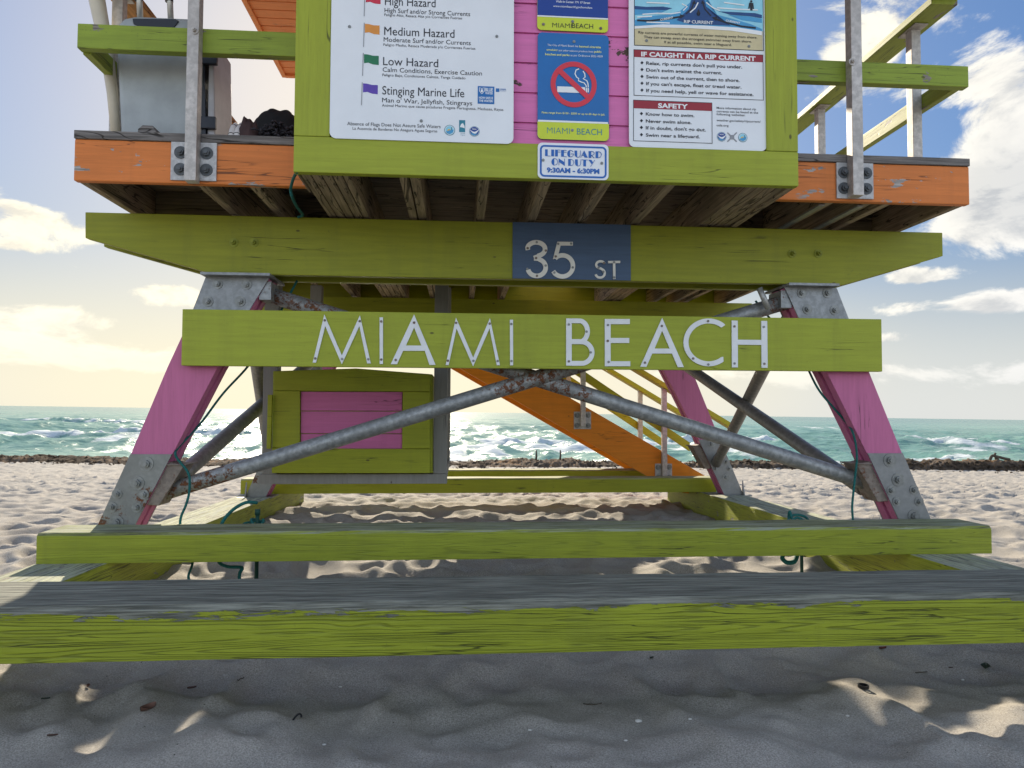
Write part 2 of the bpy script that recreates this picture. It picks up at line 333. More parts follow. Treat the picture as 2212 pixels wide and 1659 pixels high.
# ------------------------------------------------------------------ mesh builder
class MB:
    def __init__(s): s.v = []; s.f = []; s.sm = []
    def add(s, vs, fs, smooth=False):
        o = len(s.v); s.v += [tuple(map(float, q)) for q in vs]
        for f in fs: s.f.append(tuple(o + i for i in f)); s.sm.append(smooth)
        return s
    def box(s, u0, u1, v0, v1, w0, w1):
        u0, u1 = sorted((u0, u1)); v0, v1 = sorted((v0, v1)); w0, w1 = sorted((w0, w1))
        vs = [(u0, v0, w0), (u1, v0, w0), (u1, v1, w0), (u0, v1, w0), (u0, v0, w1), (u1, v0, w1), (u1, v1, w1), (u0, v1, w1)]
        return s.add(vs, [(0, 3, 2, 1), (4, 5, 6, 7), (0, 1, 5, 4), (1, 2, 6, 5), (2, 3, 7, 6), (3, 0, 4, 7)])
    def hexa(s, a, b):   # two matching quads
        return s.add(list(a) + list(b), [(0, 1, 2, 3), (7, 6, 5, 4), (0, 4, 5, 1), (1, 5, 6, 2), (2, 6, 7, 3), (3, 7, 4, 0)])
    def prism(s, poly, v0, v1):  # polygon in (u,w) pulled from v0 to v1
        bm = bmesh.new(); vs = [bm.verts.new((p[0], v0, p[1])) for p in poly]
        bm.faces.new(vs); bmesh.ops.triangulate(bm, faces=bm.faces[:])
        bm.verts.index_update(); tri = [tuple(v.index for v in f.verts) for f in bm.faces]; bm.free()
        n = len(poly)
        V = [(p[0], v0, p[1]) for p in poly] + [(p[0], v1, p[1]) for p in poly]
        F = tri + [tuple(n + i for i in reversed(t)) for t in tri] + [(i, (i + 1) % n, n + (i + 1) % n, n + i) for i in range(n)]
        return s.add(V, F)
    def stroke(s, pts, wd, v0, v1, closed=False):  # flat ribbon in (u,w)
        pts = [np.array(p, float)[:2] for p in pts]; n = len(pts); L = []; R = []
        for i in range(n):
            a = pts[(i - 1) % n] if (closed or i > 0) else pts[i]; c = pts[(i + 1) % n] if (closed or i < n - 1) else pts[i]
            t = c - a; t /= np.linalg.norm(t) + 1e-9; nn = np.array([-t[1], t[0]])
            L.append(pts[i] + nn * wd / 2); R.append(pts[i] - nn * wd / 2)
        rng = range(n if closed else n - 1)
        V = [(p[0], v0, p[1]) for p in L] + [(p[0], v0, p[1]) for p in R] + [(p[0], v1, p[1]) for p in L] + [(p[0], v1, p[1]) for p in R]
        F = []
        for i in rng:
            j = (i + 1) % n
            F += [(i, j, n + j, n + i), (2 * n + i, 3 * n + i, 3 * n + j, 2 * n + j), (i, 2 * n + i, 2 * n + j, j), (n + i, n + j, 3 * n + j, 3 * n + i)]
        if not closed: F += [(0, n, 3 * n, 2 * n), (n - 1, 3 * n - 1, 4 * n - 1, 2 * n - 1)]
        return s.add(V, F)
    def tube(s, pts, r, seg=16, caps=True, squash=1.0):
        pts = [np.array(p, float) for p in pts]; n = len(pts)
        rs = r if hasattr(r, '__len__') else [r] * n
        ref = np.array([0, 0, 1.0]); V = []; pn = None
        for i in range(n):
            t = pts[min(i + 1, n - 1)] - pts[max(i - 1, 0)]; t /= np.linalg.norm(t) + 1e-9
            if pn is None:
                if abs(t @ ref) > .95: ref = np.array([1.0, 0, 0])
                pn = np.cross(t, ref)
            pn = pn - t * (pn @ t); pn /= np.linalg.norm(pn) + 1e-9; bn = np.cross(t, pn)
            for k in range(seg):
                a = 2 * math.pi * k / seg
                V.append(pts[i] + rs[i] * (math.cos(a) * pn + squash * math.sin(a) * bn))
        F = [(i * seg + k, i * seg + (k + 1) % seg, (i + 1) * seg + (k + 1) % seg, (i + 1) * seg + k) for i in range(n - 1) for k in range(seg)]
        s.add(V, F, True)
        if caps:
            o = len(s.v) - n * seg
            s.f.append(tuple(o + k for k in reversed(range(seg)))); s.sm.append(False)
            s.f.append(tuple(o + (n - 1) * seg + k for k in range(seg))); s.sm.append(False)
        return s
    def disc(s, cu, cw, r, v0, v1, seg=28):
        return s.prism([(cu + r * math.cos(2 * math.pi * k / seg), cw + r * math.sin(2 * math.pi * k / seg)) for k in range(seg)], v0, v1)

def rounded(u0, u1, w0, w1, r, n=6):
    out = []
    for cx, cy, a0 in ((u1 - r, w1 - r, 0), (u0 + r, w1 - r, 90), (u0 + r, w0 + r, 180), (u1 - r, w0 + r, 270)):
        for k in range(n + 1):
            a = math.radians(a0 + 90 * k / n); out.append((cx + r * math.cos(a), cy + r * math.sin(a)))
    return out

BASE = {}
def mesh_of(name, mb, bevel=0.0, base=(0, 0, 0)):
    me = bpy.data.meshes.new(name)
    vs = [(q[0] - base[0], q[1] - base[1], q[2] - base[2]) for q in mb.v]
    me.from_pydata(vs, [], mb.f)
    me.polygons.foreach_set('use_smooth', mb.sm)
    bm = bmesh.new(); bm.from_mesh(me)
    if bevel > 0:
        bmesh.ops.remove_doubles(bm, verts=bm.verts, dist=1e-6)
        bmesh.ops.recalc_face_normals(bm, faces=bm.faces)
        es = [e for e in bm.edges if len(e.link_faces) == 2 and e.calc_face_angle(0) > .5]
        bmesh.ops.bevel(bm, geom=es, offset=bevel, segments=2, profile=.6, affect='EDGES', clamp_overlap=True)
    else: bmesh.ops.recalc_face_normals(bm, faces=bm.faces)
    bm.to_mesh(me); bm.free()
    return me
def thing(name, label, cat, base=(0, 0, 0), group=None, world=False):
    o = bpy.data.objects.new(name, None); COL.objects.link(o)
    o.matrix_world = (Matrix.Identity(4) if world else TM) @ Matrix.Translation(Vector([float(q) for q in base]))
    o['label'] = label; o['category'] = cat; o.empty_display_size = .1
    if group: o['group'] = group
    BASE[o.name] = tuple(float(q) for q in base); return o
def part(name, mb, mat, parent, bevel=0.0, label=None):
    b = BASE[parent.name]; me = mesh_of(name, mb, bevel, b); me.materials.append(mat)
    o = bpy.data.objects.new(name, me); COL.objects.link(o); o.parent = parent; BASE[o.name] = b
    if label: o['label'] = label
    return o
def single(name, mb, mat, label, cat, group=None, bevel=0.0, base=None, world=False):
    if base is None: a = np.array(mb.v); base = ((a[:, 0].min() + a[:, 0].max()) / 2, (a[:, 1].min() + a[:, 1].max()) / 2, a[:, 2].min())
    me = mesh_of(name, mb, bevel, base); me.materials.append(mat)
    o = bpy.data.objects.new(name, me); COL.objects.link(o)
    o.matrix_world = (Matrix.Identity(4) if world else TM) @ Matrix.Translation(Vector([float(q) for q in base]))
    o['label'] = label; o['category'] = cat; BASE[o.name] = tuple(map(float, base))
    if group: o['group'] = group
    return o
_shared = {}
def place(name, key, make, mat, parent, at):
    """a repeated small part: one mesh, an object per place"""
    k = (key, mat.name)
    if k not in _shared:
        _shared[k] = mesh_of(name, make()); _shared[k].materials.append(mat)
    o = bpy.data.objects.new(name, _shared[k]); COL.objects.link(o); o.parent = parent
    b = BASE[parent.name]; o.location = [float(at[i] - b[i]) for i in range(3)]; BASE[o.name] = b
    return o
def bolt_mb(r, h=.012, washer=1.75):
    def f():
        mb = MB(); mb.disc(0, 0, r * washer, -.004, 0, 20)
        mb.prism([(r * math.cos(math.pi / 3 * k + .3), r * math.sin(math.pi / 3 * k + .3)) for k in range(6)], -.004 - h, -.004)
        mb.disc(0, 0, r * .55, -.004 - h * 1.6, -.004 - h, 12)
        return mb
    return f
def bolt(parent, at, r=.014, mat='bolt', h=.012): return place('bolt', ('bolt', r, h), bolt_mb(r, h), M[mat], parent, at)
def screw_mb():
    mb = MB(); mb.disc(0, 0, .0065, -.002, 0, 14); mb.disc(0, 0, .0035, -.0032, -.002, 10); return mb
def screw(parent, at, mat='bolt'): return place('screw', 'screw', screw_mb, M[mat], parent, at)

def bx(x0, y0, x1, y1, v0, v1, mb=None):
    a = P(x0, y0, v0); b = P(x1, y1, v0)
    return (mb or MB()).box(a[0], b[0], v0, v1, a[2], b[2])
def pw(pts, v): return [(float(P(x, y, v)[0]), float(P(x, y, v)[2])) for x, y in pts]

# ------------------------------------------------------------------ lettering
def text_mb(s, u0, u1, wb, cap, v, bold=0.0, thick=.0006, ang=0.0):
    cu = bpy.data.curves.new('t', 'FONT'); cu.body = s; cu.size = 1; cu.offset = bold; cu.resolution_u = 3; cu.extrude = 0
    ob = bpy.data.objects.new('t', cu); COL.objects.link(ob)
    dg = bpy.context.evaluated_depsgraph_get(); me = bpy.data.meshes.new_from_object(ob.evaluated_get(dg))
    xs = np.array([q.co[0] for q in me.vertices]); ys = np.array([q.co[1] for q in me.vertices])
    x0, x1 = xs.min(), xs.max(); sx = (u1 - u0) / (x1 - x0); sy = cap / .729
    ca, sa = math.cos(ang), math.sin(ang); mb = MB()
    V = []
    for x, y in zip(xs, ys):
        a = (x - x0) * sx; b2 = y * sy
        V.append((u0 + a * ca - b2 * sa, v, wb + a * sa + b2 * ca))
    mb.add(V, [tuple(p.vertices) for p in me.polygons])
    bpy.data.objects.remove(ob); bpy.data.curves.remove(cu); bpy.data.meshes.remove(me)
    return mb
class Face:
    """a printed sign face: print at photograph positions through crop factors (scale, ox, oy)"""
    def __init__(s, root, v, k, ox, oy): s.root = root; s.v = v; s.k = k; s.ox = ox; s.oy = oy; s.lay = 0
    def p(s, x, y, v=None): q = P(s.ox + s.k * x, s.oy + s.k * y, s.v); return float(q[0]), float(q[2])
    def m(s, d): return d * s.k * s.v / FPX
    def text(s, t, xl, xr, yb, cap, mat='ink', bold=0.0, name='lettering', ang=0.0, lift=.0012):
        u0, wb = s.p(xl, yb); u1 = s.p(xr, yb)[0]
        return part(name, text_mb(t, u0, u1, wb, s.m(cap), s.v - lift, bold, ang=ang), M[mat], s.root)
    def poly(s, pts, mat, name, lift=.0006, th=.0004): return part(name, MB().prism([s.p(*q) for q in pts], s.v - lift - th, s.v - lift), M[mat], s.root)
    def stroke(s, pts, wd, mat, name, closed=False, lift=.0012): return part(name, MB().stroke([s.p(*q) for q in pts], s.m(wd), s.v - lift - .0004, s.v - lift, closed), M[mat], s.root)
    def disc(s, x, y, r, mat, name, lift=.0006): u, w_ = s.p(x, y); return part(name, MB().disc(u, w_, s.m(r), s.v - lift - .0004, s.v - lift), M[mat], s.root)
    def rect(s, x0, y0, x1, y1, mat, name, lift=.0006):   # y0,y1 measured at x0
        u0, w0 = s.p(x0, y0); _, w1 = s.p(x0, y1); u1 = s.p(x1, y0)[0]
        return part(name, MB().box(u0, u1, s.v - lift - .0004, s.v - lift, w0, w1), M[mat], s.root)
    def outline(s, x0, y0, x1, y1, wd, mat, name, lift=.0009):
        u0, w0 = s.p(x0, y0); _, w1 = s.p(x0, y1); u1 = s.p(x1, y0)[0]; t = s.m(wd); mb = MB(); a, b = s.v - lift - .0004, s.v - lift
        mb.box(u0, u1, a, b, w0 - t, w0).box(u0, u1, a, b, w1, w1 + t).box(u0, u0 + t, a, b, w1 + t, w0 - t).box(u1 - t, u1, a, b, w1 + t, w0 - t)
        return part(name, mb, M[mat], s.root)
    def screw(s, x, y, mat='bolt'): u, w_ = s.p(x, y); return screw(s.root, (u, s.v - .001, w_), mat)
# =================================================================== LIFEGUARD TOWER
UC = 0.395                     # middle of the tower
DT = 2.155                     # deck top
DL, DR = -1.75, 2.543          # deck ends
VF = 3.33                      # deck front fascia
VREAR = 6.85
tower = thing('lifeguard_tower', 'lime, pink and orange wooden lifeguard tower on splayed pink legs', 'lifeguard tower', (UC, 5.0, 0.17))

# ---- girders: two planks either side of the leg tops
def girder_plank(v0, v1, name, mat):
    pts = [(184, 458), (2036, 502), (2037, 553), (1822, 614), (590, 600), (450, 590), (184, 514)]
    q = pw(pts, 3.74)
    q = [(q[0][0], 1.892), (q[1][0], 1.892), (q[2][0], q[2][1]), (q[3][0], 1.588), (-1.09, 1.588), (q[5][0], 1.592), (q[6][0], q[6][1])]
    return part(name, MB().prism(q, v0, v1), M[mat], tower, .004)
girder_plank(3.74, 3.785, 'girder', 'lime_girder'); girder_plank(3.93, 3.975, 'girder', 'lime_girder')
girder_plank(6.33, 6.375, 'girder', 'lime_girder'); girder_plank(6.52, 6.565, 'girder', 'lime_girder')
for x, y in ((505, 524), (549, 524), (1711, 548), (1767, 548)): bolt(tower, P(x, y, 3.74), .013, 'bolt_lime', .02)

# ---- legs with steel shoes and caps
def make_leg(poly_l, poly_r, cap_y, shoe_y, bolts_lo, bolts_hi, inner):
    """poly_l / poly_r: left and right edge points, top to foot, on the plane v = 3.76"""
    v0, v1 = 3.76, 3.915
    L = pw(poly_l, v0); Rr = pw(poly_r, v0)
    foot = .150
    def edge(E, w_):
        E = sorted(E, key=lambda q: -q[1])
        for a, b in zip(E, E[1:]):
            if a[1] >= w_ >= b[1] or b is E[-1]:
                t = (a[1] - w_) / (a[1] - b[1]); return a[0] + t * (b[0] - a[0])
    def slab(wt, wb, va, vb, inset=0.0, mb=None):
        ws = [wt + (wb - wt) * k / 6 for k in range(7)]
        pts = [(edge(L, q) + inset, q) for q in ws] + [(edge(Rr, q) - inset, q) for q in reversed(ws)]
        return (mb or MB()).prism(pts, va, vb)
    TOPW = 1.572
    mb = slab(TOPW - .004, foot + .012, v0, v0 + .062)
    slab(TOPW - .004, foot + .012, v0 + .062, v1 - .062, .022, mb); slab(TOPW - .004, foot + .012, v1 - .062, v1, 0, mb)
    leg = part('leg', mb, M['pink_leg'], tower, .003)
    wsh = float(P(300, shoe_y, v0)[2])
    mb = slab(wsh, foot + .012, v0 - .009, v0 - .001); slab(wsh, foot + .012, v1 + .001, v1 + .009, 0, mb)
    e_in = Rr if inner > 0 else L
    # foot plate and gusset
    a, b = edge(L, foot), edge(Rr, foot)
    mb.box(a - .06, b + .06, v0 - .05, v1 + .05, foot, foot + .011)
    gx = (a + .012) if inner > 0 else (b - .012)
    mb.hexa([(gx - .005, v0 - .009, foot + .011), (gx + .005, v0 - .009, foot + .011), (gx + .005, v0 - .009, foot + .14), (gx - .005, v0 - .009, foot + .14)],
            [(gx - .005, v0 - .05, foot + .011), (gx + .005, v0 - .05, foot + .011), (gx + .005, v0 - .05, foot + .02), (gx - .005, v0 - .05, foot + .02)])
    # socket for the braces on the inner edge
    hot = [(edge(L, .35) - 0, v0, .34, .001)]
    k = M['shoe_l'] if inner > 0 else M['shoe_r']
    shoe = part('steel_shoe', mb, k, leg, .0015)
    mb = MB()
    for wq0, wq1 in ((.40, .62),):
        pts = []
        for q in (wq1, wq0):
            e = edge(e_in, q); pts.append((e, q))
        e1, e0 = pts
        d = .075 * inner
        mb.prism([(e1[0] - .01 * inner, e1[1]), (e1[0] + d, e1[1] - .02), (e0[0] + d * .8, e0[1] - .005), (e0[0] - .01 * inner, e0[1])] if inner > 0 else
                 [(e1[0] - .01 * inner, e1[1]), (e0[0] - .01 * inner, e0[1]), (e0[0] + d * .8, e0[1] - .005), (e1[0] + d, e1[1] - .02)], v0 + .008, v1 - .008)
        e = edge(e_in, wq1); mb.box(e - .015 * inner, e + .09 * inner, v0 - .004, v1 + .004, wq1 - .02, wq1 - .012)
    part('brace_socket', mb, M['rusty'], leg, .004)
    wc = float(P(500, 672 if inner > 0 else 690, v0)[2]) - .03
    mb = slab(TOPW, wc, v0 - .009, v0 - .001); slab(TOPW, wc, v1 + .001, v1 + .009, 0, mb)
    a, b = edge(L, TOPW), edge(Rr, TOPW)
    mb.box(a - .005, b + .02 * inner, v0 - .075, v1 + .075, TOPW, TOPW + .013)
    e = edge(e_in, 1.50); mb.box(e - .01 * inner, e + .05 * inner, v0, v1, 1.46, 1.555)
    part('steel_cap', mb, M['cap_steel'], leg, .0015)
    for x, y, r in bolts_lo: bolt(leg, P(x, y, v0 - .009), r, 'bolt')
    for x, y in bolts_hi: bolt(leg, P(x, y, v0 - .009), .0155, 'bolt')
    return leg, edge, L, Rr
b0 = (-1.144 - UC, 0, 0)
hot_l = []
for x, y, r in ((330, 1080, .17), (275, 1110, .14), (225, 1130, .09)):
    q = P(x, y, 3.76); hot_l.append((q[0] - UC, q[1] - 5.0, q[2] - .17, r))
hot_r = []
for x, y, r in ((1900, 1075, .10), (1975, 1118, .07)):
    q = P(x, y, 3.76); hot_r.append((q[0] - UC, q[1] - 5.0, q[2] - .17, r))
M['shoe_l'] = steel('rust stained shoe', (.235, .24, .225), .10, .6, .2, 9, hot_l, .10)
M['shoe_r'] = steel('clean grey shoe', (.245, .25, .248), .03, .6, .2, 9, hot_r, .10)
hot_c = []
for x, y, r in ((580, 625, .14), (1690, 640, .13), (560, 600, .08), (555, 660, .1)):
    q = P(x, y, 3.8); hot_c.append((q[0] - UC, q[1] - 5.0, q[2] - .17, r))
M['cap_steel'] = steel('spangled cap steel', (.27, .285, .295), .04, .5, .5, 9, hot_c)
FLL = [(446, 598), (420, 668), (363, 790), (283, 981), (211, 1138), (188, 1188)]
FLR = [(583, 600), (541, 668), (472, 790), (371, 984), (291, 1138), (265, 1188)]
FRL = [(1690, 614), (1723, 685), (1785, 802), (1873, 980), (1940, 1122), (1970, 1188)]
FRR = [(1803, 616), (1830, 686), (1877, 802), (1948, 978), (2009, 1122), (2037, 1188)]
lo_l = [(316, 1002, .021), (296, 1044, .021), (253, 1067, .0145), (311, 1068, .0145), (242, 1095, .0145), (296, 1096, .0145), (252, 1128, .02)]
lo_r = [(1922, 994, .021), (1940, 1036, .021), (1925, 1059, .0145), (1974, 1058, .0145), (1937, 1083, .0145), (1985, 1083, .0145), (1974, 1114, .02)]
leg_l, edl, _, _ = make_leg(FLL, FLR, 0, 981, lo_l, [(470, 613), (532.6, 614.6), (449, 651), (519, 651)], 1)
leg_r, edr, _, _ = make_leg(FRL, FRR, 0, 979, lo_r, [(1732, 633), (1787, 633), (1744, 668), (1803, 670)], -1)
def copy_tree(o, parent, shift=(0, 0, 0)):
    c = o.copy(); COL.objects.link(c); c.parent = parent; c.location = o.location + Vector(shift); BASE[c.name] = BASE[o.name]
    for ch in list(o.children): copy_tree(ch, c)
    return c
copy_tree(leg_l, tower, (0.03, 2.59, -.025)); copy_tree(leg_r, tower, (-.06, 2.59, -.025))

# ---- tubular braces
def brace(a, b, r=.043, mat='brace_steel', n=14):
    a = np.array(a, float); b = np.array(b, float)
    return part('brace', MB().tube([a + (b - a) * k / n for k in range(n + 1)], r, 20), M[mat], tower)
hot_b = []
for x, y, r in ((1165, 818, .42), (1100, 815, .3), (1240, 830, .3), (590, 640, .4), (700, 660, .3), (350, 1068, .3), (420, 1045, .34), (1690, 650, .3), (470, 1030, .25)):
    q = P(x, y, 3.80); hot_b.append((q[0] - UC, q[1] - 5.0, q[2] - .17, r))
M['brace_steel'] = steel('rust pitted tube', (.30, .31, .31), .085, .5, .45, 26, hot_b, .3)
M['brace_dark'] = steel('dark tube', (.27, .26, .25), .10, .5, .5, 10)  # side braces: slightly darker steel than the front tubes
vb = 3.835
brace(P(352, 1064, vb), P(1698, 652, vb)); brace(P(1896, 1050, vb + .03), P(592, 640, vb + .03))
brace((edl(pw(FLR, 3.76), .5) + .02, 3.93, .50), (-1.10, 6.38, 1.50), .043, 'brace_dark'); brace((-1.14, 3.93, 1.50), (-1.64, 6.40, .40), .043, 'brace_dark')
brace((edr(pw(FRL, 3.76), .48) - .01, 3.93, .45), (1.80, 6.38, 1.50), .043, 'brace_dark'); brace((1.93, 3.93, 1.50), (2.36, 6.40, .40), .043, 'brace_dark')
# clamp hanging by the upper right brace
a, b = P(1640, 622, 3.76), P(1660, 668, 3.76); part('cable_clamp', MB().tube([a, b], .016, 10), M['galv'], tower)

# ---- deck: fascia, rims, joists, planks
WJ = 1.925
part('fascia', MB().box(DL, -.692, VF, VF + .038, WJ, DT - .038), M['orange'], tower, .006); part('fascia', MB().box(1.516, DR, VF, VF + .038, WJ, DT - .038), M['orange'], tower, .006)
for ua, ub in ((DL, -.704), (1.522, DR)): part('deck_edge_board', MB().box(ua, ub, VF - .008, VF + .14, DT - .037, DT + .001), M['grey_board'], tower, .003)
rng = random.Random(3)
mb = MB(); v = VF + .146
while v < VREAR:
    cuts = []
    if 6.0 < v < 6.45: cuts.append((-1.70, -1.36))        # gaps added so sun patches fall on the foreground sand
    if 5.72 < v < 6.70: cuts.append((.58 if v > 6.1 else .72, 1.10))
    ua = DL
    for c0, c1 in cuts: mb.box(ua, c0, v, v + .138, DT - .038, DT); ua = c1
    mb.box(ua, DR, v, v + .138, DT - .038, DT)
    v += .144
part('decking', mb, M['deck'], tower)
def joist(u0, u1, v0, v1, w0=WJ + .005, w1=DT - .040): return part('joist', MB().box(u0, u1, v0, v1, w0, w1), M['joist'], tower, .003)
vr = VREAR - .05
joist(DL + .002, DL + .040, VF + .039, vr); joist(DR - .040, DR - .002, VF + .039, vr)
joist(-1.22, -1.175, VF + .039, 6.0); joist(-.98, -.935, VF + .039, vr)
for u in (1.82, 2.02, 2.12): joist(u, u + .042, VF + .039, vr)
for u in (.905, 1.17, ): pass
# cabin floor joists run forward to the cabin sill
VC = 3.04
for (u0, u1) in ((-.685, -.645), (-.640, -.60), (-.595, -.555), (-.55, -.51), (-.505, -.475), (-.262, -.222), (-.215, -.172), (.090, .134), (.365, .409), (.635, .679), (.93, .974), (1.31, 1.35), (1.355, 1.395), (1.40, 1.44), (1.445, 1.48)):
    joist(u0, u1, VC + .042, 5.7 if .55 < u0 < 1.1 else vr, 1.905)
mb = MB().box(1.484, 1.514, VC + .042, 3.75, 1.897, DT - .04); part('joist', mb, M['joist'], tower, .003)
mb = MB().box(-.716 + .02, -.689, VC + .042, VF - .001, 1.897, DT - .04); part('joist', mb, M['joist'], tower, .003)
for (u0, u1) in ((DL + .041, -1.222), (-.934, -.69), (1.516, 1.818), (2.164, DR - .041)):
    part('blocking', MB().box(u0, u1, 4.10, 4.14, WJ + .012, DT - .042), M['deck'], tower)
mb = MB(); v = VC + .045
while v < VF + .14:
    mb.box(-.69, 1.51, v, v + .137, DT - .036, DT - .002); v += .143
part('cabin_floor', mb, M['deck'], tower)
part('blocking', MB().box(.50, 1.29, 5.64, 5.68, WJ + .002, DT - .042), M['deck'], tower)  # board added to hide the sun gap behind it from the camera
part('rear_fascia', MB().box(DL, DR, VREAR - .048, VREAR - .01, WJ, DT - .04), M['lime_girder'], tower, .004)
for u in (1.80, 2.00): part('metal_strap', MB().box(u, u + .03, 3.4, 4.1, WJ - .004, WJ + .004), M['galv'], tower)
# perforated straps under the blocking
part('metal_strap', MB().box(DL + .06, -.96, 4.07, 4.16, WJ + .002, WJ + .010), M['galv'], tower)

# ---- cabin
CW0 = 1.897
part('sill_board', MB().box(-.703, 1.517, VC, VC + .04, CW0, 2.052), M['lime_w' if 0 else 'lime_u'], tower, .004)
WT = 4.35
def post_box(x0, x1, y): return P(x0, y, VC)[0], P(x1, y, VC)[0]
u0, u1 = P(635, 292, VC)[0], P(712.5, 292, VC)[0]
part('corner_post', MB().box(-.703, u1, VC, VC + .04, 2.0535, WT), M['lime_w'], tower, .004)
u2 = P(1657, 320, VC)[0]
part('corner_post', MB().box(u2, 1.517, VC, VC + .04, 2.0535, WT), M['lime_w'], tower, .004)
mb = MB(); w_ = 2.0535 - .03; VS = VC + .028
while w_ < WT:
    t = min(w_ + .1345, WT)
    mb.hexa([(-.66, VS, w_), (1.50, VS, w_), (1.50, VS, t - .012), (-.66, VS, t - .012)], [(-.66, VS + .02, w_), (1.50, VS + .02, w_), (1.50, VS + .02, t - .012), (-.66, VS + .02, t - .012)])
    mb.hexa([(-.66, VS, t - .012), (1.50, VS, t - .012), (1.50, VS + .009, t - .001), (-.66, VS + .009, t - .001)], [(-.66, VS + .02, t - .012), (1.50, VS + .02, t - .012), (1.50, VS + .02, t - .001), (-.66, VS + .02, t - .001)])
    w_ += .1345
part('wall_siding', mb, M['pink_wall'], tower)
mb = MB().box(-.70, -.66, VC + .041, 5.5, DT + .001, WT).box(1.474, 1.514, VC + .041, 5.5, DT + .001, WT).box(-.66, 1.474, 5.46, 5.5, DT + .001, WT)
part('cabin_wall', mb, M['cabin_side'], tower)
# roof with an orange boarded soffit
RW = EYE + 3.2
mb = MB(); v = 2.2
while v < 6.72:
    mb.box(-1.66, 1.90, v, v + .108, RW, RW + .02).box(-1.66, 1.90, v + .108, v + .12, RW + .01, RW + .02); v += .12
part('soffit', mb, M['orange_roof'], tower)
mb = MB().box(-1.70, -1.66, 2.2, v + .04, RW - .02, RW + .16).box(1.90, 1.94, 2.2, v + .04, RW - .02, RW + .16).box(-1.66, 1.90, v, v + .04, RW - .02, RW + .16).box(-1.66, 1.90, 2.16, 2.2, RW - .02, RW + .16)
part('roof_trim', mb, M['orange_roof'], tower, .004)
mb = MB().hexa([(-1.72, 2.1, RW + .161), (1.96, 2.1, RW + .161), (1.96, 6.9, RW + .161), (-1.72, 6.9, RW + .161)], [(.3, 4.3, RW + .75), (.5, 4.3, RW + .75), (.5, 4.7, RW + .75), (.3, 4.7, RW + .75)])
part('roof', mb, M['orange_roof'], tower)

# ---- deck railings
HR = DT + .865
def sq_post(u, v, w0, w1, plate=True, s=.026, mat='galv_warm'):
    mb = MB().box(u - s, u + s, v - s, v + s, w0, w1)
    if plate: mb.box(u - s - .012, u + s + .012, v - s - .05, v + s + .05, w1, w1 + .007)
    return part('railing_post', mb, M[mat], tower, .003)
def bracket(u, w0, w1, bw, pm, bm_):
    pl = part('post_bracket', MB().box(u - bw, u + bw, VF - .010, VF - .001, w0, w1), M[pm], tower, .001)
    for du, ww in ((-.058, w1 - .05), (.058, w1 - .05), (-.058, w0 + .05), (.058, w0 + .05)): bolt(pl, (u + du, VF - .010, ww), .0165, bm_)
ul = float(P(418, 300, 3.30)[0]); ur = float(P(1846, 400, 3.30)[0])
bracket(float(P(420, 350, VF)[0]), WJ + .012, DT - .040, .102, 'plate_white', 'bolt_dark'); bracket(float(P(1845, 400, VF)[0]), WJ + .012, DT - .040, .094, 'plate_white', 'bolt_dark')
p1 = sq_post(ul, 3.291, WJ - .005, HR - .04, False); p2 = sq_post(ur, 3.291, WJ + .012, HR - .04, False, .027)
# front rails
r0 = P(161, 50, 3.32)[2]; r1 = P(161, 103, 3.32)[2]
part('rail', MB().box(DL + .004, -.70, 3.319, 3.365, r1, r0), M['lime_rail'], tower, .004)
r0b = P(2090, 143, 3.32)[2]; r1b = P(2091, 188, 3.32)[2]
part('rail', MB().box(1.515, DR, 3.319, 3.365, r1b, r0b), M['lime_rail'], tower, .004)
bolt(p1, P(421, 66, 3.264), .010, 'galv_warm'); bolt(p2, P(1840, 134, 3.264), .010, 'galv_warm')
part('top_rail', MB().box(DL - .02, -.70, 3.25, 3.39, HR, HR + .04), M['lime_rail'], tower, .004)
part('top_rail', MB().box(1.515, DR + .02, 3.25, 3.39, HR, HR + .04), M['lime_rail'], tower, .004)
# side rails: mid rail on edge, flat top rail on posts
for side, u in ((-1, DL + .03), (1, DR - .065)):
    u0s = DL + .006 if side < 0 else DR - .043
    part('rail', MB().box(u0s, u0s + .038, 3.366, 6.8, r1b + .01, r0b - .01), M['lime_rail_v'], tower, .004)
    for v in (3.64, 4.65, 5.66, 6.7):
        sq_post(u - .006 * side, v, DT + .001, HR - .047, True)
    part('top_rail', MB().box(u - .07, u + .07, 3.391, 6.85, HR - .039, HR), M['warm_wood' if side < 0 else 'lime_rail_v'], tower, .004)
# stair landing at the back
part('landing', MB().box(DL, -.62, VREAR, 7.95, DT - .14, DT - .01), M['deck'], tower)

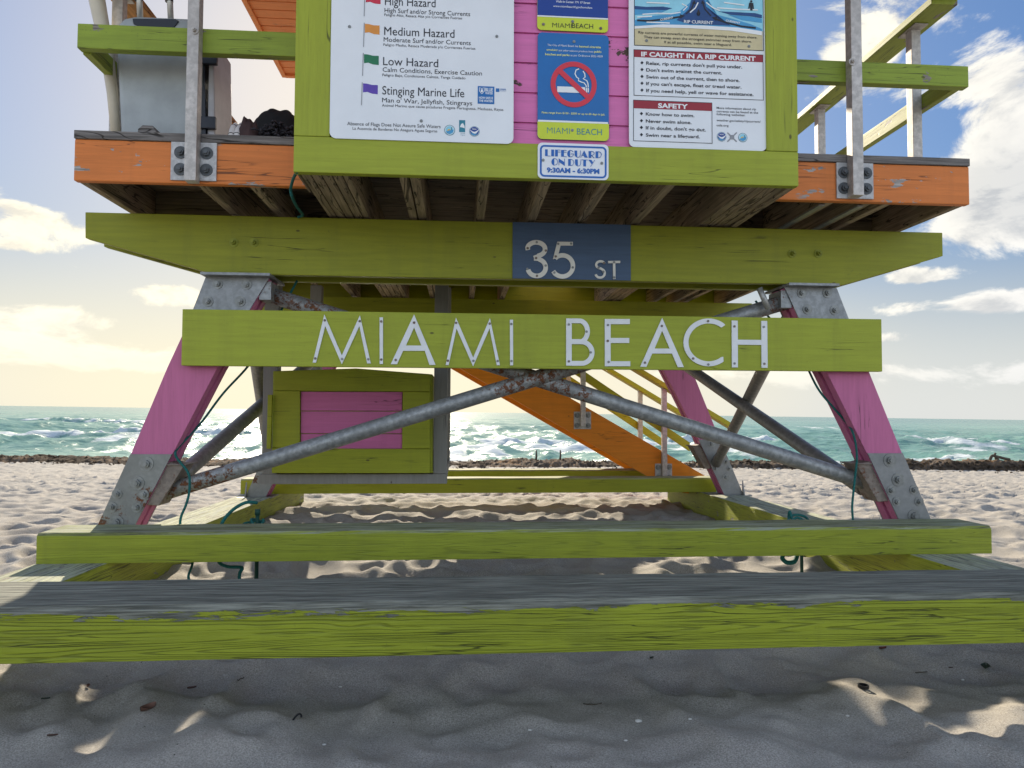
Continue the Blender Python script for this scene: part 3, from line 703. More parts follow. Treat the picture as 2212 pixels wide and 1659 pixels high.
# =================================================================== TIMBER BASE
def wsk(v): return .190 - .0128 * (v - 2.06)
base = thing('timber_base', 'lime painted timber sled lying on the sand under the tower', 'timber base', (UC, 4.5, 0.0))
def skid(u0, u1):
    f = lambda v, w_: [(u0, v, w_), (u1, v, w_)]
    a = [(u0, 1.72, -.10), (u1, 1.72, -.10), (u1, 1.72, wsk(1.72)), (u0, 1.72, wsk(1.72))]; b = [(u0, 7.65, -.16), (u1, 7.65, -.16), (u1, 7.65, wsk(7.65)), (u0, 7.65, wsk(7.65))]
    return part('skid', MB().hexa(a, b), M['lime_skid'], base, .006)
skid(-1.94, -1.50 - .115); skid(2.28, 2.60)
def timber(u0, u1, v0, v1, h, mat, tilt=0.0, seg=24):
    w0 = wsk((v0 + v1) / 2) + .0015
    mb = MB(); r2 = random.Random(int(v0 * 100))
    # slightly uneven long timber: rings along u
    V = []; n = seg
    for k in range(n + 1):
        u = u0 + (u1 - u0) * k / n; j = lambda s: (r2.random() - .5) * s
        c = .012
        V += [(u, v0 + j(.003), w0), (u, v0 + j(.003), w0 + h - c * 1.2 + j(.004)), (u, v0 + c + j(.004), w0 + h + j(.003)), (u, v1, w0 + h + j(.003)), (u, v1, w0)]
    F = [(k * 5 + a, k * 5 + (a + 1) % 5, (k + 1) * 5 + (a + 1) % 5, (k + 1) * 5 + a) for k in range(n) for a in range(5)] + [(4, 3, 2, 1, 0), tuple(n * 5 + a for a in range(5))]
    mb.add(V, F)
    o = part('cross_timber', mb, M[mat], base, .0025); return o
timber(-2.05, 2.75, 2.055, 2.36, .152, 'lime_log', seg=60); timber(-1.93, 2.713, 3.45, 3.70, .140, 'lime_beam', seg=40)
timber(-1.955, 2.44, 6.60, 6.80, .135, 'lime_beam2'); timber(-1.9, 2.30, 7.40, 7.58, .158, 'lime_beam2')

# =================================================================== STAIRCASE
st = thing('staircase', 'orange wooden staircase with yellow handrails behind the tower', 'staircase', (1.4, 7.2, .0))
VS0, VS1 = 6.92, 7.85
def stringer(v0, v1):
    A = pw([(1262, 877), (1532, 1033)], VS0); L0 = pw([(1106, 851), (1405.6, 1033)], VS0)
    d = np.array(A[1]) - np.array(A[0]); d /= np.linalg.norm(d)
    top = (A[1][0] - d[0] * 3.6, A[1][1] - d[1] * 3.6); lo = (L0[1][0] - d[0] * 3.6, L0[1][1] - d[1] * 3.6)
    e = .06
    return part('stringer', MB().prism([top, (A[1][0] + .2, A[1][1] + .2 * d[1] / d[0]), (A[1][0] + .30, A[1][1] - .24), (L0[1][0] + .22, L0[1][1] + .22 * d[1] / d[0]), lo], v0, v1), M['orange_stair'], st, .004), A, L0, d
s1, A, L0, d = stringer(VS0, VS0 + .045); stringer(VS1, VS1 + .045)
for k in range(12):
    t = .12 + k * .275; uu = A[1][0] - d[0] * t - .12; ww = A[1][1] - d[1] * t - .09
    part('tread', MB().box(uu - .15, uu + .13, VS0 + .046, VS1 - .001, ww - .02, ww + .02), M['orange_stair'], st, .003)
    if k < 8: part('tread_bracket', MB().box(uu - .05, uu + .02, VS0 + .046, VS0 + .085, ww - .085, ww - .021), M['rusty'], st)
def stair_side(v, vp, name_near):
    posts = []
    for (px, ytop, ypl) in ((1258, 735, 908), (1433, 834, 1020)):
        u = float(P(px, ypl, VS0)[0]); wt = float(P(px, ytop, VS0)[2]); wp = float(P(px, ypl, VS0)[2])
        if vp > VS0 + .3: wt += .02
        po = part('stair_post', MB().box(u - .024, u + .024, v - .052, v - .004, wp - .06, wt), M['galv_warm'], st, .003)
        pl = part('base_plate', MB().box(u - .085, u + .085, v - .0035, v + .003, wp - .085, wp + .085), M['plate_white'], po, .001)
        for du in (-.055, .055):
            for dw in (-.05, .05): bolt(po, (u + du, v - .0035, wp + dw), .015, 'bolt')
    def rail(pts, vv0, vv1, name): return part(name, MB().prism(pw(pts, VS0), vv0, vv1), M['yellow_rail'], st, .003)
    rail([(1052, 660), (1490, 956), (1490, 975), (1045, 676)], v - .003, v + .033, 'mid_rail')
    rail([(1165, 668), (1578, 917), (1574, 926), (1160, 676)], v - .10, v + .04, 'handrail')
stair_side(VS0 - .004, VS0, True); stair_side(VS1 - .004, VS1, False)

# =================================================================== STORAGE LOCKER
lk = thing('storage_locker', 'lime storage locker with a pink boarded door hanging under the tower', 'locker', (-.6, 4.8, .45))
vl = 4.52
mb = MB().prism(pw([(587, 801), (768, 795), (934, 808), (934, 1022), (584, 1022)], vl), vl + .03, vl + .62); part('cabinet', mb, M['lime_locker'], lk, .004)
q = lambda pts, a, b, n, mt: part(n, MB().prism(pw(pts, vl), a, b), M[mt], lk, .003)
q([(592, 802), (768, 796), (929, 808), (929, 846), (592, 843.5)], vl, vl + .029, 'frame_board', 'lime_locker')
q([(592, 844.5), (648, 844.8), (647.5, 968), (588, 967)], vl, vl + .029, 'frame_board', 'lime_locker')
q([(870, 846), (929, 847), (929, 969), (868.5, 969)], vl, vl + .029, 'frame_board', 'lime_locker')
q([(588, 968.2), (929, 970.2), (929, 1022), (587, 1022)], vl, vl + .029, 'frame_board', 'lime_locker')
for ya, yb in ((846, 887), (888.5, 936), (937.5, 969)): q([(649, ya), (869, ya + .5), (868, yb + .5), (648.5, yb)], vl + .014, vl + .029, 'door_board', 'pink_locker')
q([(581, 853), (590.5, 853), (587, 969), (578, 969)], vl - .03, vl - .002, 'hinge_strip', 'lime_locker')
# grey hanging frame
va = 4.60
def fr(u0, u1, v0, v1, w0, w1): return part('hanging_frame', MB().box(u0, u1, v0, v1, w0, w1), M['grey_frame'], lk, .003)
a = P(559, 1046, va); b = P(965.5, 1046, va); wb = float(P(760, 1024, va)[2])
fr(a[0], b[0], va, va + .09, a[2], wb); fr(a[0] + .015, a[0] + .105, va + .001, va + .089, wb + .001, WJ); fr(b[0] - .088, b[0], va + .001, va + .089, wb + .001, WJ)
fr(a[0] + .02, b[0], 5.95, 6.04, a[2], wb); fr(a[0] + .02, a[0] + .11, 5.951, 6.039, wb + .001, WJ); fr(b[0] - .088, b[0], 5.951, 6.039, wb + .001, WJ)
fr(a[0] + .02, a[0] + .1, va + .091, 5.949, a[2] + .005, wb - .005); fr(b[0] - .085, b[0] - .005, va + .091, 5.949, a[2] + .005, wb - .005)
# =================================================================== LETTERED BOARDS
nb = thing('name_board', 'long lime board with white letters reading MIAMI BEACH', 'sign', (.45, 3.70, 1.11))
VB = 3.70
part('board', MB().box(-1.397, 2.303, VB, VB + .04, 1.109, 1.396), M['lime_u'], nb, .003)
def letter(polys=(), strokes=(), screws=(), k=.3092, ox=540, oy=567, v=VB, root=nb, mat='white_letter', th=.007):
    """polys are cut-out outlines, strokes are ribbons (points, width), in crop units"""
    mb = MB(); i = 0
    for p in polys: mb.prism(pw([(ox + k * x, oy + k * y) for x, y in p], v), v - th - .0003 * i, v - .0005); i += 1
    for pts, wd in strokes: mb.stroke(pw([(ox + k * x, oy + k * y) for x, y in pts], v), wd * k * v / FPX, v - th - .0003 * i, v - .0005); i += 1
    o = part('letter', mb, M[mat], root)
    for x, y in screws: screw(o, P(ox + k * x, oy + k * y, v - th - .0012), 'bolt' if random.random() > .4 else 'rusty')
    return o
def arc(cx, cy, rx, ry, a0, a1, n=22): return [(cx + rx * math.cos(math.radians(a0 + (a1 - a0) * i / n)), cy - ry * math.sin(math.radians(a0 + (a1 - a0) * i / n))) for i in range(n + 1)]
def emm(dx, dy=0):
    o = [(440, 700), (521, 365), (643, 650), (769, 370), (845, 706), (820, 706), (765, 445), (643, 712), (527, 445), (463, 700)]
    letter([[(x + dx, y + dy) for x, y in o]], (), [(456 + dx, 670 + dy), (522 + dx, 404 + dy), (643 + dx, 674 + dy), (767 + dx, 410 + dy), (826 + dx, 676 + dy)])
emm(0); emm(917, 20) if False else letter([[(1367, 717), (1439, 386), (1559, 665), (1676, 390), (1746, 718), (1724, 718), (1673, 462), (1559, 726), (1443, 462), (1388, 717)]], (), [(1382, 686), (1440, 422), (1561, 687), (1675, 427), (1731, 688)])
letter([[(906, 384), (930, 384), (930, 710), (907, 710)]], (), [(917, 412), (917, 678)])
letter([[(1815, 401), (1837, 401), (1838, 719), (1817, 719)]], (), [(1826, 430), (1827, 688)])
letter([[(984, 711), (1147, 364), (1147, 455), (1090, 581), (1070, 618), (1028, 711)], [(1147, 364), (1297, 716), (1254, 716), (1222, 618), (1198, 581), (1147, 455)], [(1090, 581), (1198, 581), (1222, 618), (1070, 618)]], (), [(1147, 420), (1018, 681)])
K2 = dict(k=.3255, ox=1080, oy=594)
letter([[(438, 289), (475, 290), (475, 602), (438, 602)]], [([(475, 305)] + [(510, 305)] + arc(525, 375, 55, 70, 80, -80) + [(510, 444), (475, 444)], 32), ([(475, 442.5), (520, 442.5)] + arc(538, 516, 72, 72, 80, -80) + [(515, 587), (475, 587)], 32)], [(457, 328), (575, 376), (602, 514), (457, 573)], **K2)
letter([[(694, 293), (733, 293), (733, 606), (695, 606)], [(733, 293), (860, 293), (860, 327), (733, 327)], [(733, 419), (856, 419), (856, 452), (733, 452)], [(733, 573), (863, 573), (863, 606), (733, 606)]], (), [(717, 332), (715, 437), (721, 577)], **K2)
letter([[(929, 609), (1074, 286), (1074, 370), (1024, 489), (1008, 522), (970, 610)], [(1074, 286), (1218, 612), (1178, 612), (1140, 522), (1124, 489), (1074, 370)], [(1024, 489), (1124, 489), (1140, 522), (1008, 522)]], (), [(1074, 338), (962, 582)], **K2)
letter((), [([(1478, 342)] + arc(1382, 448, 150, 142, 52, 308, 40) + [(1479, 560)], 34)], [(1381, 306), (1282, 554), (1383, 594)], **K2)
letter([[(1535, 303), (1575, 304), (1576, 614), (1537, 614)], [(1731, 306), (1770, 306), (1773, 617), (1733, 616)], [(1575, 430), (1731, 432), (1732, 465), (1576, 463)]], (), [(1556, 341), (1751, 345), (1557, 587), (1755, 589)], **K2)

ns = thing('street_sign', 'slate blue panel on the girder with cream numbers 35 ST', 'sign', (.43, 3.737, 1.59))
a = P(1107.5, 489, 3.738); b = P(1362, 606, 3.738)
part('panel', MB().box(a[0], b[0], 3.732, 3.7375, 1.5895, 1.8915), M['blue_panel'], ns)
K3 = dict(k=.29297, ox=1134, oy=324, v=3.732, root=ns, mat='number_letter', th=.006)
letter((), [([(22, 738)] + arc(82, 732, 66, 50, 165, -75, 26) + [(98, 786), (66, 798)], 34), ([(66, 800), (98, 803)] + arc(86, 868, 66, 62, 70, -165, 26), 34)], [(87, 680), (20, 724), (154, 742), (82, 797), (153, 852), (17, 877), (88, 928)], **K3)
letter([[(238, 678), (352, 679), (352, 706), (262, 706)], [(238, 678), (262, 706), (238, 800), (205, 806)]], [([(222, 800)] + arc(275, 856, 78, 78, 118, -150, 30), 33)], [(245, 692), (340, 690), (227, 785), (352, 866), (217, 904)], **K3)
letter((), [(arc(556, 848, 32, 26, 20, 270, 18) + arc(553, 910, 34, 32, 80, -165, 20)[1:], 17)], [(583, 833), (543, 867), (578, 898)], **K3)
letter([[(612, 820), (701, 818), (701, 835), (612, 837)], [(647, 836), (665, 836), (666, 952), (648, 953)]], (), [(657, 828), (657, 939)], **K3)

# =================================================================== SIGNS ON THE CABIN
def sheet(name, label, v, k, ox, oy, u0, u1, w0, w1, r, mat, thick=.004):
    root = thing(name, label, 'sign', ((u0 + u1) / 2, v, w0)); f = Face(root, v, k, ox, oy)
    part('panel', MB().prism(rounded(u0, u1, w0, w1, r), v, v + thick), M[mat], root); return f
# --- flag warning sign
V1 = 3.034
k2 = dict(k=.26047, ox=621, oy=0)
a = P(712, 280, V1); b = P(1109, 311, V1)
f = sheet('hazard_sign', 'large white beach sign explaining warning flag colours', V1, .26047, 621, 0, a[0] - .0, b[0], b[2], 3.15, .028, 'sign_white')
for t, xl, xr, yb, cp in [('High Hazard', 808, 1228, 42, 75), ('High Surf and/or Strong Currents', 805, 1515, 103, 40), ('Peligro Alto, Resaca Alta y/o Corrientes Fuertes', 803, 1449, 133, 23),
        ('Medium Hazard', 802, 1385, 290, 75), ('Moderate Surf and/or Currents', 798, 1520, 345, 40), ('Peligro Medio, Resaca Moderada y/o Corrientes Fuertes', 795, 1558, 381, 23),
        ('Low Hazard', 793, 1250, 540, 73), ('Calm Conditions, Exercise Caution', 790, 1613, 595, 40), ('Peligro Bajo, Condiciones Calmas, Tenga Cuidado', 787, 1476, 632, 23),
        ('Stinging Marine Life', 786, 1466, 783, 75), ("Man o' War, Jellyfish, Stingrays", 785, 1532, 848, 40), ('Animal Marino que causa picaduras Fragata Portuguesa, Medusas, Rayas', 783, 1790, 884, 23),
        ('Absence of Flags Does Not Assure Safe Waters', 496, 1270, 1038, 30), ('La Ausencia de Banderas No Asegura Aguas Seguras', 540, 1242, 1075, 24)]:
    f.text(t, xl, xr, yb, cp)
for col, x0, y0, px, py0, py1 in (('flag_red', 650, -55, 642, -65, 135), ('flag_orange', 642, 198, 637, 190, 390), ('flag_green', 635, 450, 629, 440, 630), ('flag_purple', 627, 692, 620, 685, 873)):
    f.poly([(x0, y0), (x0 + 30, y0 + 2), (x0 + 75, y0 + 13), (x0 + 122, y0 + 14), (x0 + 122, y0 + 90), (x0 + 75, y0 + 85), (x0 + 35, y0 + 70), (x0, y0 + 74)], col, 'flag')
    f.stroke([(px, py0), (px - 6, py1)], 6, 'pole_grey', 'flag_pole')
f.rect(1578, 714, 1716, 860, 'sign_blue', 'badge')
for t, xl, xr, yb, cp in (('BLUE', 1640, 1703, 757, 30), ('WATER', 1640, 1703, 782, 22), ('HOW SAFE IS', 1588, 1704, 820, 20), ('THE WATER?', 1588, 1704, 845, 20)): f.text(t, xl, xr, yb, cp, 'sign_text_white', .02)
f.stroke([(1592, 728), (1592, 755), (1612, 780), (1632, 757), (1632, 728), (1612, 735)], 5, 'sign_text_white', 'badge_emblem', True); f.rect(1604, 742, 1620, 765, 'sign_text_white', 'badge_emblem', .0012)
f.rect(1728, 733, 1757, 762, 'sign_blue', 'badge'); f.text('SURFRIDER', 1763, 1812, 745, 10, 'sign_blue', .03); f.text('FOUNDATION', 1763, 1812, 757, 8, 'sign_blue')
def coast_seal(f, x, y, r):
    f.disc(x, y, r, 'seal_teal', 'seal'); f.disc(x, y, r * .88, 'sign_text_white', 'seal', .001); f.disc(x, y, r * .78, 'pic_light', 'seal', .0014)
    f.disc(x - r * .1, y + r * .15, r * .34, 'seal_sun', 'seal', .0018); f.poly([(x - r * .7, y + r * .3), (x - r * .1, y + r * .05), (x + r * .72, y - r * .1), (x + r * .6, y + r * .45), (x, y + r * .74), (x - r * .5, y + r * .6)], 'pic_mid', 'seal', .0022)
    f.stroke([(x + r * .35, y), (x + r * .38, y - r * .55)], r * .1, 'leaf_green', 'seal', False, .0026)
def weather_seal(f, x, y, r):
    f.disc(x, y, r, 'seal_teal', 'seal'); f.disc(x, y, r * .92, 'sign_text_white', 'seal', .001); f.disc(x, y, r * .86, 'sign_navy', 'seal', .0014)
    f.poly([(x - r * .95, y - r * .35), (x - r * .35, y + r * .02), (x, y + r * .12), (x + r * .35, y + r * .0), (x + r * .95, y - r * .4), (x + r * .45, y + r * .3), (x + r * .1, y + r * .5), (x - r * .35, y + r * .3)], 'sign_text_white', 'seal', .0018)
    f.poly([(x - r * .75, y + r * .15), (x - r * .3, y + r * .38), (x + r * .1, y + r * .6), (x + r * .6, y + r * .3), (x + r * .4, y + r * .65), (x, y + r * .84), (x - r * .45, y + r * .68)], 'pic_mid', 'seal', .0022)
    f.text('NOAA', x - r * .38, x + r * .4, y - r * .28, r * .3, 'sign_text_white', .02, 'seal_lettering', 0, .0026)
coast_seal(f, 1345, 1080, 45); weather_seal(f, 1550, 1090, 44)
f.rect(1424, 996, 1474, 1095, 'seal_teal', 'seal'); f.poly([(1430, 1055), (1440, 1030), (1455, 1022), (1468, 1045), (1470, 1065), (1450, 1058)], 'sign_text_white', 'seal', .0012); f.text('Florida', 1436, 1472, 1110, 9, 'seal_teal'); f.text('Program', 1436, 1472, 1124, 9, 'seal_teal')
for x, y in ((515, 222), (1736, 303), (1110, 1003)): f.screw(x, y)
# --- top centre sign
V2 = 3.058
a = P(1160.5, 62, V2); b = P(1313.6, 70, V2)
f = sheet('outreach_sign', 'upper dark blue sign giving a walk-in centre address', V2, .29297, 1080, 0, a[0], b[0], a[2] - .004, 3.02, .018, 'sign_lime')
f.rect(277, -260, 796, 122, 'sign_text_white', 'band'); f.rect(277, -270, 796, 112, 'sign_navy', 'band', .0012)
f.text('Walk-In Center: 771 17 Street', 412, 665, 19, 17, 'sign_text_white', .01, lift=.002); f.text('www.miamibeachfl.gov/homeless', 393, 680, 53, 17, 'sign_text_white', 0, lift=.002)
f.text('MIAMI', 386, 528, 202, 38, 'ink', -.012); f.text('BEACH', 531, 687, 206, 38, 'ink', .0)
f.screw(535, 160); f.screw(320, 180, 'rusty'); f.screw(742, 210, 'rusty')
# --- no smoking sign
a = P(1161, 297, V2); b = P(1315, 78, V2)
f = sheet('no_smoking_sign', 'blue no smoking sign with red ring and crossed cigarette', V2, .29297, 1080, 0, a[0], b[0], a[2] - .006, b[2] + .004, .020, 'sign_blue')
u0, u1 = a[0], b[0]; wA = a[2] - .006
q = rounded(u0, u1, wA, wA + .2, .020); wl = f.p(278, 896)[1]
pts = [p for p in q if p[1] < wA + .1]; pts = [(u1, wl), (u0, wl)] + sorted([p for p in pts if p[0] < (u0 + u1) / 2], key=lambda p: -p[1]) + sorted([p for p in pts if p[0] >= (u0 + u1) / 2], key=lambda p: p[1])
part('band', MB().prism(pts, V2 - .001, V2 - .0006), M['sign_lime'], f.root)
f.rect(280, 884, 796, 897, 'sign_text_white', 'band', .0012)
f.text('The City of Miami Beach has ', 350, 577, 339, 16, 'sign_text_white'); f.text('banned cigarette', 584, 744, 350, 17, 'sign_text_yellow', .02)
f.text('smoking', 344, 425, 373, 15, 'sign_text_yellow', .02); f.text('and other tobacco products from', 432, 688, 378, 15, 'sign_text_white'); f.text('public', 695, 748, 388, 17, 'sign_text_yellow', .02)
f.text('beaches and parks', 333, 513, 407, 17, 'sign_text_yellow', .02); f.text('as per Ordinance 2022-4509', 520, 757, 415, 16, 'sign_text_white')
f.text('Fines range from $100 - $500 or up to 60 days in jail.', 308, 773, 836, 15, 'sign_text_yellow', .015)
f.rect(422, 637, 628, 680, 'sign_text_white', 'cigarette', .001); f.rect(633, 649, 642, 682, 'sign_text_white', 'cigarette', .001); f.rect(646, 649, 655, 682, 'sign_text_white', 'cigarette', .001)
f.stroke([(583, 508), (560, 518), (553, 545), (565, 570), (580, 580), (578, 596), (600, 606), (620, 612), (634, 630), (637, 645)], 8, 'sign_text_white', 'smoke', False, .001); f.stroke([(612, 525), (625, 545), (627, 570), (612, 580), (640, 596), (648, 615), (651, 645)], 8, 'sign_text_white', 'smoke', False, .001)
cu_, cw_ = f.p(543, 624); ro = f.m(157)
part('prohibition_ring', MB().stroke([(cu_ + ro * math.cos(2 * math.pi * i / 64), cw_ + ro * math.sin(2 * math.pi * i / 64)) for i in range(64)], f.m(38), V2 - .0024, V2 - .0016, True), M['sign_red'], f.root)
f.stroke([(437, 522), (652, 722)], 40, 'sign_red', 'prohibition_bar', False, .0028)
f.text('MIAMI', 347, 514, 984, 50, 'seal_teal', -.018, lift=.002); f.text('BEACH', 567, 751, 992, 50, 'seal_teal', -.004, lift=.002)
f.screw(546, 308); f.screw(533, 961)
# --- duty hours sign
V3 = 3.034
a = P(1161.5, 385, V3); b = P(1314.5, 314, V3)
f = sheet('duty_sign', 'small white and blue sign with lifeguard duty hours', V3, .29297, 1080, 0, a[0], b[0], a[2], b[2] + .003, .020, 'sign_white')
iu0, iw0 = f.p(301, 1296); iu1, iw1 = f.p(779, 1090)
part('border', MB().stroke(rounded(iu0, iu1, iw0, iw1, .016), f.m(14), V3 - .001, V3 - .0006, True), M['duty_blue'], f.root)
fb = Face(f.root, V3, .07568, 1155.7, 302.4)
def fat(polys, lines, name='lettering'):
    mb = MB(); k = 0
    for q_ in polys: mb.prism([fb.p(*c_) for c_ in q_], V3 - .0014 - .00008 * k, V3 - .0006); k += 1
    for q_ in lines: mb.stroke([fb.p(*c_) for c_ in q_], fb.m(13), V3 - .0014 - .00008 * k, V3 - .0006); k += 1
    part(name, mb, M['duty_blue'], f.root)
bar = lambda x0, y0, x1, y1: [(x0, y0), (x1, y0 + 2), (x1, y1), (x0, y1 - 2)]
hd = lambda cx, cy, rx, ry: [(cx + rx * math.cos(math.radians(a_)), cy - ry * math.sin(math.radians(a_))) for a_ in range(90, 271, 15)]
fat([bar(287, 268, 362, 462), bar(463, 275, 543, 468), bar(573, 278, 650, 472), bar(745, 287, 825, 480), hd(1000, 393, 82, 101), [(1127, 303), (1203, 305), (1205, 502), (1160, 480), (1132, 440)], [(1405, 306), (1505, 508), (1415, 504), (1366, 390)], bar(1527, 320, 1603, 515), bar(1728, 326, 1803, 520)],
    [[(362, 458), (440, 462)], [(650, 286), (722, 289)], [(650, 343), (728, 346)], [(825, 295), (900, 297)], [(825, 348), (900, 352)], [(825, 478), (902, 484)], [(1000, 297), (1050, 305), (1088, 345)], [(1000, 489), (1060, 475), (1095, 430), (1100, 398)], [(1020, 396), (1105, 401)], [(1205, 497), (1260, 490), (1291, 440), (1295, 306)], [(1405, 312), (1302, 502)], [(1330, 441), (1385, 444)], [(1603, 327), (1660, 337), (1694, 380), (1665, 425), (1603, 447)], [(1612, 450), (1690, 519)], [(1803, 332), (1868, 357), (1896, 420), (1868, 490), (1803, 515)]])
fat([hd(550, 625, 82, 103), [(678, 530), (845, 640), (845, 738), (680, 628)], bar(945, 543, 1020, 738), [(1142, 552), (1220, 555), (1222, 752), (1175, 735), (1145, 690)], bar(1377, 570, 1455, 755), [(1520, 566), (1610, 570), (1660, 655), (1630, 705)]],
    [[(550, 527), (618, 552), (651, 625), (618, 703), (550, 723)], [(682, 530), (682, 725)], [(842, 535), (842, 738)], [(1020, 548), (1083, 577), (1111, 640), (1083, 713), (1020, 736)], [(1222, 748), (1278, 733), (1304, 680), (1308, 558)], [(1330, 566), (1505, 573)], [(1706, 572), (1585, 762)]])
f.text('9:30AM - 6:30PM', 345, 733, 1270, 37, 'duty_blue', .045)
f.screw(318, 1181); f.screw(750, 1204)
# --- rip current sign
V4 = 3.050
a = P(1359, 315, V4); b = P(1656, 325, V4)
f = sheet('rip_current_sign', 'white sign with a rip current picture and safety rules', V4, .29297, 1080, 0, a[0], b[0], a[2] - .004, 3.15, .024, 'sign_white')
f.rect(988, -300, 1935, 190, 'pic_light', 'picture'); f.rect(988, 190, 1935, 335, 'pic_sand', 'picture'); f.outline(988, -300, 1938, 336, 5, 'ink', 'frame_line')
L = lambda pts, mt, z: f.poly(pts, mt, 'picture', z)
L([(992, 150), (1080, 120), (1230, 110), (1330, 80), (1400, 20), (1420, -60), (1500, -60), (1530, 30), (1600, 110), (1750, 150), (1850, 180), (1930, 215), (1930, 245), (1700, 215), (1400, 195), (1100, 190), (992, 192)], 'pic_mid', .0012)
L([(1300, 150), (1390, 70), (1430, -60), (1490, -60), (1520, 50), (1610, 150), (1700, 190), (1400, 180)], 'pic_dark', .0016)
L([(992, 45), (1080, 52), (1200, 50), (1270, 62), (1230, 76), (1100, 74), (992, 70)], 'pic_dark', .0016); L([(1610, 85), (1760, 92), (1880, 98), (1930, 112), (1930, 136), (1830, 120), (1700, 110)], 'pic_dark', .0016)
L([(992, 60), (1100, 74), (1230, 76), (1180, 100), (1050, 108), (992, 112)], 'pic_mid', .0014); L([(1680, 110), (1830, 122), (1930, 140), (1930, 170), (1780, 150)], 'pic_mid', .0014)
L([(992, 195), (1200, 182), (1500, 190), (1750, 205), (1930, 232), (1930, 262), (1700, 228), (1400, 210), (1150, 204), (992, 214)], 'sign_text_white', .002)
for pts in ([(1050, 108), (1160, 100), (1260, 104), (1330, 92)], [(1010, 128), (1120, 122)], [(1600, 60), (1750, 70), (1900, 76)], [(1340, 30), (1380, 50), (1350, 80)], [(1520, 20), (1570, 60), (1620, 80)], [(1400, 95), (1440, 60), (1460, 20)], [(1080, 20), (1250, 28)], [(1650, 20), (1800, 40)], [(1080, 165), (1250, 172)]):
    f.stroke(pts, 9, 'sign_text_white', 'picture', False, .0022)
A_ = lambda pts, wd=13: f.stroke(pts, wd, 'ink', 'current_arrow', False, .0026)
A_([(1010, 152), (1100, 156), (1230, 142), (1330, 125)]); L([(1325, 108), (1362, 118), (1330, 140)], 'ink', .003)
A_([(1885, 208), (1780, 196), (1670, 170), (1590, 142)]); L([(1600, 125), (1562, 130), (1592, 158)], 'ink', .003)
A_([(1370, 105), (1410, 70), (1428, 25)], 10); L([(1415, 28), (1432, 5), (1444, 32)], 'ink', .003); A_([(1555, 120), (1510, 70), (1496, 25)], 10); L([(1482, 30), (1490, 5), (1508, 28)], 'ink', .003)
L([(1448, 102), (1462, 68), (1476, 102), (1469, 102), (1469, 118), (1455, 118), (1455, 102)], 'ink', .003)
f.disc(1851, 12, 9, 'ink', 'picture', .003); L([(1836, 22), (1866, 24), (1871, 70), (1864, 70), (1862, 45), (1860, 80), (1843, 78), (1841, 45), (1836, 68), (1829, 66)], 'ink', .003)
f.text('RIP CURRENT', 1355, 1570, 172, 25, 'sign_text_white', .015, lift=.0034); f.text('CURRENT', 1183, 1282, 157, 16, 'sign_text_white', .02, ang=.26, lift=.0034); f.text('CURRENT', 1662, 1768, 160, 16, 'sign_text_white', .02, ang=-.14, lift=.0034)
for t, xl, xr, yb in (('Rip currents are powerful currents of water moving away from shore.', 1020, 1895, 248), ('They can sweep even the strongest swimmer away from shore.', 1060, 1855, 282), ('If at all possible, swim near a lifeguard.', 1210, 1708, 320)): f.text(t, xl, xr, yb, 20, 'ink', .005, lift=.0026)
f.rect(985, 366, 1938, 420, 'sign_maroon', 'header'); f.outline(985, 364, 1940, 705, 4, 'ink', 'frame_line'); f.text('IF CAUGHT IN A RIP CURRENT', 1041, 1884, 415, 36, 'sign_text_white', .035)
for y, t, xr in ((463, "Relax, rip currents don't pull you under.", 1785), (513, "Don't swim against the current.", 1637), (564, 'Swim out of the current, then to shore.', 1766), (614, "If you can't escape, float or tread water.", 1780), (665, 'If you need help, yell or wave for assistance.', 1868)):
    f.poly([(1047, y - 13), (1059, y), (1047, y + 13), (1035, y)], 'ink', 'bullet'); f.text(t, 1078, xr, y + 14, 26, 'ink', .018)
f.rect(982, 738, 1563, 798, 'sign_maroon', 'header'); f.outline(982, 736, 1564, 1040, 4, 'ink', 'frame_line'); f.text('SAFETY', 1165, 1385, 795, 36, 'sign_text_white', .035)
for y, t, xr in ((838, 'Know how to swim.', 1433), (890, 'Never swim alone.', 1412), (940, "If in doubt, don't go out.", 1518), (993, 'Swim near a lifeguard.', 1473)):
    f.poly([(1043, y - 13), (1055, y), (1043, y + 13), (1031, y)], 'ink', 'bullet'); f.text(t, 1075, xr, y + 14, 26, 'ink', .018)
for y, t, xr in ((803, 'More information about rip', 1887), (828, 'currents can be found at the', 1903), (850, 'following websites:', 1807), (894, 'weather.gov/safety/ripcurrent/', 1921), (931, 'usla.org', 1685)): f.text(t, 1597, xr, y, 18, 'ink', .005)
weather_seal(f, 1634, 1008, 37); coast_seal(f, 1790, 1015, 36)
f.stroke([(1676, 978), (1745, 1045)], 9, 'pole_grey', 'seal'); f.stroke([(1745, 978), (1676, 1045)], 9, 'pole_grey', 'seal', False, .0018); f.disc(1710, 1012, 17, 'pole_grey', 'seal', .0024)
f.screw(1080, 301); f.screw(1835, 343); f.screw(1462, 958)

